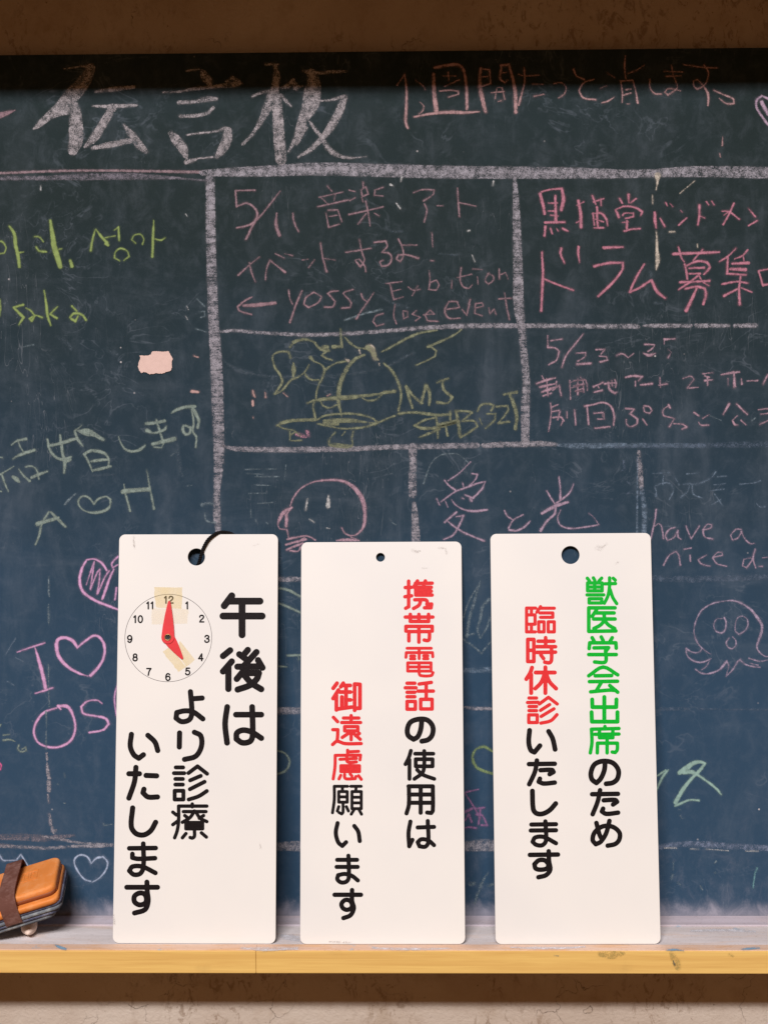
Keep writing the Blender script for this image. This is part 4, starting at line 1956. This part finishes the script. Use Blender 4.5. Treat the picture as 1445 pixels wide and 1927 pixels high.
M_HAND = simple("red_plastic", (214, 52, 58), 0.32, 0.5, 0.92, 60, 0.05)
def hand(name, tip, wl, wr, hub, hr, z, th, lab):
    """tapering hand: tip point, rounded hub"""
    tip = Vector(tip); hub = Vector(hub)
    d = (tip - hub).normalized(); s = Vector((-d.y, d.x, 0)); L = (tip - hub).length
    pts = [hub + s * hr * cos(a) - d * hr * sin(a) for a in [k * pi / 12 for k in range(13)]]
    right = [hub - s * wr * q + d * L * f for f, q in ((0.3, 0.86), (0.6, 0.6), (0.9, 0.27), (0.97, 0.17))]
    left = [hub + s * wl * q + d * L * f for f, q in ((0.97, 0.17), (0.9, 0.27), (0.6, 0.6), (0.3, 0.86))]
    P = pts + right + [tip] + left
    return link(name, flat_poly(name, P, z, th, 0.00018), M_HAND, t1, label=lab)
hub = loc1(497, 932); hub.z = 0
unit = (loc1(547, 932) - hub).length
tp = loc1(508, 638); tp.z = 0
tp2 = loc1(615, 1107); tp2.z = 0
hand("clock_hand", tp2, unit * 0.98, unit * 0.98, hub, unit * 1.0, 0.0004, 0.0006, "short red hour hand pointing to five")
hand("clock_hand", tp, unit * 1.02, unit * 1.02, hub, unit * 1.04, 0.0011, 0.0006, "long red minute hand pointing to twelve")
# brass eyelet
def lathe(name, prof, n=40):
    vs = []; fs = []
    for k in range(n):
        a = 2 * pi * k / n
        for r, z in prof: vs.append((r * cos(a), r * sin(a), z))
    m_ = len(prof)
    for k in range(n):
        j = (k + 1) % n
        for i in range(m_ - 1): fs.append((k*m_+i, j*m_+i, j*m_+i+1, k*m_+i+1))
    me = bpy.data.meshes.new(name); me.from_pydata(vs, [], fs)
    for p in me.polygons: p.use_smooth = True
    return me
u = unit / 50
ey_ = link("eyelet", lathe("eyelet", [(28*u, 0.0017), (27*u, 0.0021), (24*u, 0.0023), (20*u, 0.0021), (18*u, 0.0014), (17*u, 0.0003)]), simple("worn_brass", (190, 150, 100), 0.35, 0.5, 0.7, 200, 0.1, 0.9), t1)
ey_.location = (hub.x, hub.y, 0)
pin = link("rivet_hole", lathe("rivet_hole", [(19*u, 0.00178), (16*u, 0.00175), (0.0, 0.00172)]), simple("black_hole_metal", (14, 10, 9), 0.5, 0.4), ey_)

def tape_material(name, tint, body):
    m = NT(name)
    n = m.noise(140, 4, 0.6)
    b = m.bsdf(lin(236, 214, 160), 0.3, m.bump(n, 0.2, 0.0003), 0.5)
    tr = m.n('ShaderNodeBsdfTransparent'); m.l(m.mix(m.ramp(n, 0.3, 0.7), tint, tuple(c ** 0.6 for c in tint)), tr.inputs[0])
    mx = m.n('ShaderNodeMixShader'); mx.inputs[0].default_value = body
    m.l(tr.outputs[0], mx.inputs[1]); m.l(b.outputs[0], mx.inputs[2])
    return m.done(mx)
TAPE = tape_material("yellowed_tape", (0.988, 0.965, 0.895), 0.07); TAPE2 = tape_material("clear_tape", (0.996, 0.988, 0.972), 0.05)
def jag(P, amp=4):
    out = []
    for i in range(len(P)):
        a, b = P[i], P[(i + 1) % len(P)]
        k = max(1, int(math.hypot(b[0]-a[0], b[1]-a[1]) / 22))
        for j in range(k):
            t = j / k; e = amp if (i % 2 == 1) else amp * 0.15
            out.append((a[0] + (b[0]-a[0]) * t + random.uniform(-e, e), a[1] + (b[1]-a[1]) * t + random.uniform(-e, e)))
    return out
def tape(P, z, mat, lab):
    pts = [loc1(x, y) for x, y in jag(P)]
    link("adhesive_tape", flat_poly("adhesive_tape", [(p.x, p.y) for p in pts], z, 0.00005), mat, t1, label=lab)
tape([(385, 530), (612, 534), (606, 705), (398, 694)], 0.00012, TAPE, "yellowed adhesive tape over the number twelve")
tape([(368, 700), (662, 708), (650, 822), (366, 830)], 0.00010, TAPE2, "clear adhesive tape under the long hand")
tape([(452, 1048), (512, 1008), (642, 1168), (582, 1208)], 0.00012, TAPE, "yellowed adhesive tape left of the short hand")
tape([(590, 958), (712, 1112), (640, 1166), (560, 1040)], 0.00018, TAPE, "yellowed adhesive tape right of the short hand")

# ------------------------------------------------------------------ cord through the hole
def tube_path(pts, r, sub=10, n=10, twist=True):
    """two-ply twisted cord along a smooth path"""
    P = smooth([(p[0], p[1], p[2]) for p in pts], sub, 179) if False else None
    V = [Vector(p) for p in pts]; C = []
    for i in range(len(V) - 1):
        a = V[max(i - 1, 0)]; b = V[i]; c = V[i + 1]; d = V[min(i + 2, len(V) - 1)]
        for j in range(sub):
            t = j / sub
            C.append(0.5 * ((2*b) + (c-a)*t + (2*a-5*b+4*c-d)*t*t + (-a+3*b-3*c+d)*t**3))
    C.append(V[-1])
    return C
def sweep(name, C, r, n=8, ply=1, pitch=0.004):
    vs = []; fs = []; up = Vector((0.3, 0.2, 1)).normalized(); base = 0
    s = 0.0; off0 = []
    frames = []
    for i, p in enumerate(C):
        t = (C[min(i+1, len(C)-1)] - C[max(i-1, 0)]).normalized()
        up = (up - t * up.dot(t)).normalized(); frames.append((t, up.copy(), t.cross(up)))
    dist = [0.0]
    for i in range(1, len(C)): dist.append(dist[-1] + (C[i] - C[i-1]).length)
    for q in range(ply):
        b0 = len(vs)
        for i, p in enumerate(C):
            t, a, b = frames[i]; ph = 2 * pi * q / ply + 2 * pi * dist[i] / pitch
            rc = r * 0.52 if ply > 1 else 0; rr = r * 0.62 if ply > 1 else r
            c = p + (a * cos(ph) + b * sin(ph)) * rc
            for k in range(n):
                g = 2 * pi * k / n; vs.append(c + (a * cos(g) + b * sin(g)) * rr)
        for i in range(len(C) - 1):
            for k in range(n):
                j = (k + 1) % n; fs.append((b0+i*n+k, b0+i*n+j, b0+(i+1)*n+j, b0+(i+1)*n+k))
        fs.append(tuple(b0 + k for k in range(n))[::-1]); fs.append(tuple(b0 + (len(C)-1)*n + k for k in range(n)))
    me = bpy.data.meshes.new(name); me.from_pydata([tuple(v) for v in vs], [], fs)
    for p in me.polygons: p.use_smooth = True
    return me
def w1(x, y, off):  # world point over the left sign's face
    return S1['M'] @ Vector((*L1(*c2p(x, y), 0.0)[:2], off))
cpts = [w1(690, 420, -0.0045), w1(728, 352, -0.0042), w1(745, 318, -0.0020), w1(762, 270, 0.0008), w1(788, 205, 0.0016), w1(822, 150, 0.0017), (w1(868, 112, 0.0012)), (w1(905, 95, 0.0002)),
        w1(950, 92, -0.0022), w1(1000, 104, -0.0040), w1(1030, 135, -0.0040)]
CP = tube_path(cpts, 0.001, 14)
link("cord", sweep("cord", CP, 0.00128, 9, 3, 0.0052), simple("black_cotton_cord", (20, 17, 18), 0.8, 0.2, 0.7, 900, 0.6), label="short black twisted cord looped through the hole of the left sign", category="cord")

# ------------------------------------------------------------------ chalk eraser at the left edge
def dusty(name, rgb, dust, rough, spec, amount, bump):
    m = NT(name)
    n = m.noise(70, 6, 0.72); f = m.noise(800, 3, 0.65); g = m.noise(260, 5, 0.7, m.coord((1, 2.5, 1)))
    col = m.mix(m.ramp(m.noise(35, 3), 0.3, 0.7), tuple(x * 0.86 for x in lin(*rgb)), lin(*rgb))
    d = m.math('MULTIPLY', m.ramp(m.math('ADD', n, m.math('MULTIPLY', m.math('SUBTRACT', g, 0.5), 0.5)), 0.42, 0.72), amount)
    col = m.mix(d, col, lin(*dust))
    col = m.mix(m.ramp(m.noise(500, 3, 0.6), 0.62, 0.74, 0, 0.4), col, tuple(x * 0.5 for x in lin(*rgb)))
    h = m.math('ADD', m.math('MULTIPLY', f, 0.7), g)
    return m.done(m.bsdf(col, m.ramp(n, 0.3, 0.7, rough - 0.08, min(1.0, rough + 0.15)), m.bump(h, bump, 0.0007), spec))
M_LEATHER = dusty("orange_vinyl", (228, 138, 64), (224, 176, 130), 0.55, 0.3, 0.35, 0.3)
M_STRAP = dusty("brown_webbing", (104, 68, 58), (150, 120, 112), 0.85, 0.15, 0.4, 0.6)
M_FELT = dusty("dusty_blue_felt", (88, 92, 114), (150, 152, 166), 0.95, 0.05, 0.75, 1.0)
M_FELT2 = dusty("chalky_grey_felt", (112, 118, 126), (172, 178, 176), 0.95, 0.05, 0.8, 1.0)
def rbox(name, lo, hi, r, bev, seg=4):
    """box with rounded vertical corners and softened rims"""
    bm = bmesh.new(); P = []
    for cx, cy, a0 in ((hi[0]-r, hi[1]-r, 0), (lo[0]+r, hi[1]-r, 90), (lo[0]+r, lo[1]+r, 180), (hi[0]-r, lo[1]+r, 270)):
        for k in range(6):
            a = radians(a0 + k * 18); P.append((cx + r*cos(a), cy + r*sin(a)))
    vs = [bm.verts.new((x, y, lo[2])) for x, y in P]; f = bm.faces.new(vs)
    rr = bmesh.ops.extrude_face_region(bm, geom=[f]); top = [g for g in rr['geom'] if isinstance(g, bmesh.types.BMVert)]
    for v in top: v.co.z = hi[2]
    if bev:
        ed = [e for e in bm.edges if all(v in top for v in e.verts)]
        bmesh.ops.bevel(bm, geom=ed, offset=bev, segments=seg, affect='EDGES', profile=0.5)
    bmesh.ops.recalc_face_normals(bm, faces=bm.faces[:])
    return bm_mesh(bm, name, True)
ER_W, ER_T = 0.050, 0.014
er = thing("chalkboard_eraser", "orange padded chalkboard eraser with brown hand strap tilted on the left end of the tray", "eraser")
LE = -0.082
for k in range(4):
    z0 = -0.0028 * (4 - k)
    inset = 0.0006 * (k % 2) + (0.0012 if k == 0 else 0)
    me = rbox("felt_layer", (LE, -ER_W/2 + inset, z0 + 0.0001), (0.0014 - inset - 0.0013 * (3 - k) ** 1.5, ER_W/2 - inset, z0 + 0.0027), 0.006, 0.0010, 3)
    link("felt_layer", me, M_FELT if k % 2 else M_FELT2, er)
link("base_cover", rbox("base_cover", (LE, -ER_W/2 - 0.0005, 0.0), (0.0, ER_W/2 + 0.0005, 0.0042), 0.006, 0.0016), M_LEATHER, er)
link("side_band", rbox("side_band", (LE, -ER_W/2 + 0.0045, 0.0042), (-0.0012, ER_W/2 - 0.0005, 0.0072), 0.006, 0.0006), simple("brown_vinyl_side", (150, 84, 50), 0.5, 0.3, 0.8, 60, 0.3), er)
pad = link("pad", rbox("pad", (LE, -ER_W/2 + 0.0050, 0.0050), (-0.0008, ER_W/2 - 0.0008, 0.0112), 0.0065, 0.0022, 4), M_LEATHER, er)
# pressed frame and marks on the pad
def bar(bm, a, b, wd, z, th=0.0003):
    a = Vector((*a, z)); b = Vector((*b, z)); d = (b - a).normalized(); s = Vector((-d.y, d.x, 0)) * wd / 2
    vs = [bm.verts.new(p + Vector((0, 0, h))) for h in (-th, th) for p in (a - s, b - s, b + s, a + s)]
    for f in ((0,1,2,3),(7,6,5,4),(0,4,5,1),(1,5,6,2),(2,6,7,3),(3,7,4,0)):
        bm.faces.new([vs[i] for i in f])
bm = bmesh.new(); Z0 = 0.0112
x0, x1, y0, y1 = -0.0285, -0.0165, -0.0005, 0.0115
for a, b in (((x0, y0), (x1, y0)), ((x1, y0), (x1, y1)), ((x1, y1), (x0, y1)), ((x0, y1), (x0, y0)),
             ((x0+.002, y0+.002), (x0+.002, y1-.002)), ((x0+.002, y1-.002), (x0+.005, y1-.002)), ((x0+.005, y1-.002), (x0+.005, y0+.002)), ((x0+.002, y0+.006), (x0+.005, y0+.006)),
             ((x1-.005, y0+.002), (x1-.005, y1-.002)), ((x1-.005, y1-.002), (x1-.002, y1-.003)), ((x1-.002, y1-.003), (x1-.005, y1-.006)), ((x1-.005, y1-.006), (x1-.0018, y0+.002))):
    bar(bm, a, b, 0.0006, Z0)
link("pressed_mark", bm_mesh(bm, "pressed_mark"), M_LEATHER, pad)
# strap: arched band across the pad
def strap(name, xs, prof, th):
    vs = []; fs = []; n = len(prof)
    for y, z, sh in prof:
        for dx, dz in ((xs[0], 0), (xs[1], 0), (xs[1], th), (xs[0], th)):
            vs.append((dx + sh, y, z + dz))
    for i in range(n - 1):
        for k in range(4):
            j = (k + 1) % 4; fs.append((i*4+k, i*4+j, (i+1)*4+j, (i+1)*4+k))
    fs.append((0, 1, 2, 3)); fs.append(tuple((n-1)*4 + k for k in (3, 2, 1, 0)))
    me = bpy.data.meshes.new(name); me.from_pydata(vs, [], fs); me.validate()
    bm = bmesh.new(); bm.from_mesh(me); bmesh.ops.recalc_face_normals(bm, faces=bm.faces[:]); bm.to_mesh(me); bm.free()
    return me
prof = []
raw_ = [(-ER_W/2 - 0.0012, -0.0062), (-ER_W/2 - 0.0018, -0.0020), (-ER_W/2 - 0.0008, 0.0050), (-ER_W/2 + 0.0045, 0.0118), (-0.008, 0.0148), (0.006, 0.0168), (ER_W/2 - 0.006, 0.0176), (ER_W/2 - 0.0005, 0.0150), (ER_W/2 + 0.0018, 0.0080), (ER_W/2 + 0.0010, -0.0040)]
CPs = tube_path([(0, a, b) for a, b in raw_], 0, 5)
for c_ in CPs: prof.append((c_.y, c_.z, 0.0012 * sin(c_.y * 90)))
link("hand_strap", strap("hand_strap", (-0.0410, -0.0288), prof, 0.0011), M_STRAP, er)
pe = Vector(on_board(125.0, 1630.0, 0.008))
Rm = Matrix.Rotation(radians(-16.0), 4, 'Y') @ Matrix.Rotation(radians(5), 4, 'Z') @ Matrix.Rotation(radians(13.0), 4, 'X')
er.matrix_world = Matrix.Translation(pe) @ Rm @ Matrix.Translation(Vector((0, -ER_W/2, 0)))

# ------------------------------------------------------------------ chalk stub under the eraser
def stub_mesh():
    prof = [(0.0, 0.0), (0.0012, 0.0005), (0.0034, 0.0042), (0.0055, 0.0078), (0.0059, 0.0100), (0.0058, 0.0260), (0.0046, 0.0270), (0.0, 0.0271)]
    me = lathe("chalk_stub", prof, 28)
    return me
st = link("chalk_stub", stub_mesh(), simple("cream_chalk", (236, 212, 196), 0.85, 0.15, 0.85, 300, 0.5), label="worn stub of cream chalk wedged under the orange eraser", category="chalk")
sp_ = Vector(level(54.0, 1771.0, ZT))
st.rotation_euler = (radians(-80), radians(0), radians(12))
st.location = sp_ + Vector((0, 0, 0.0052))

print("ZT", ZT, "board_top", board_top, "strip", d_strip, "lip", d_lip, "front", d_front, "zb", zb)
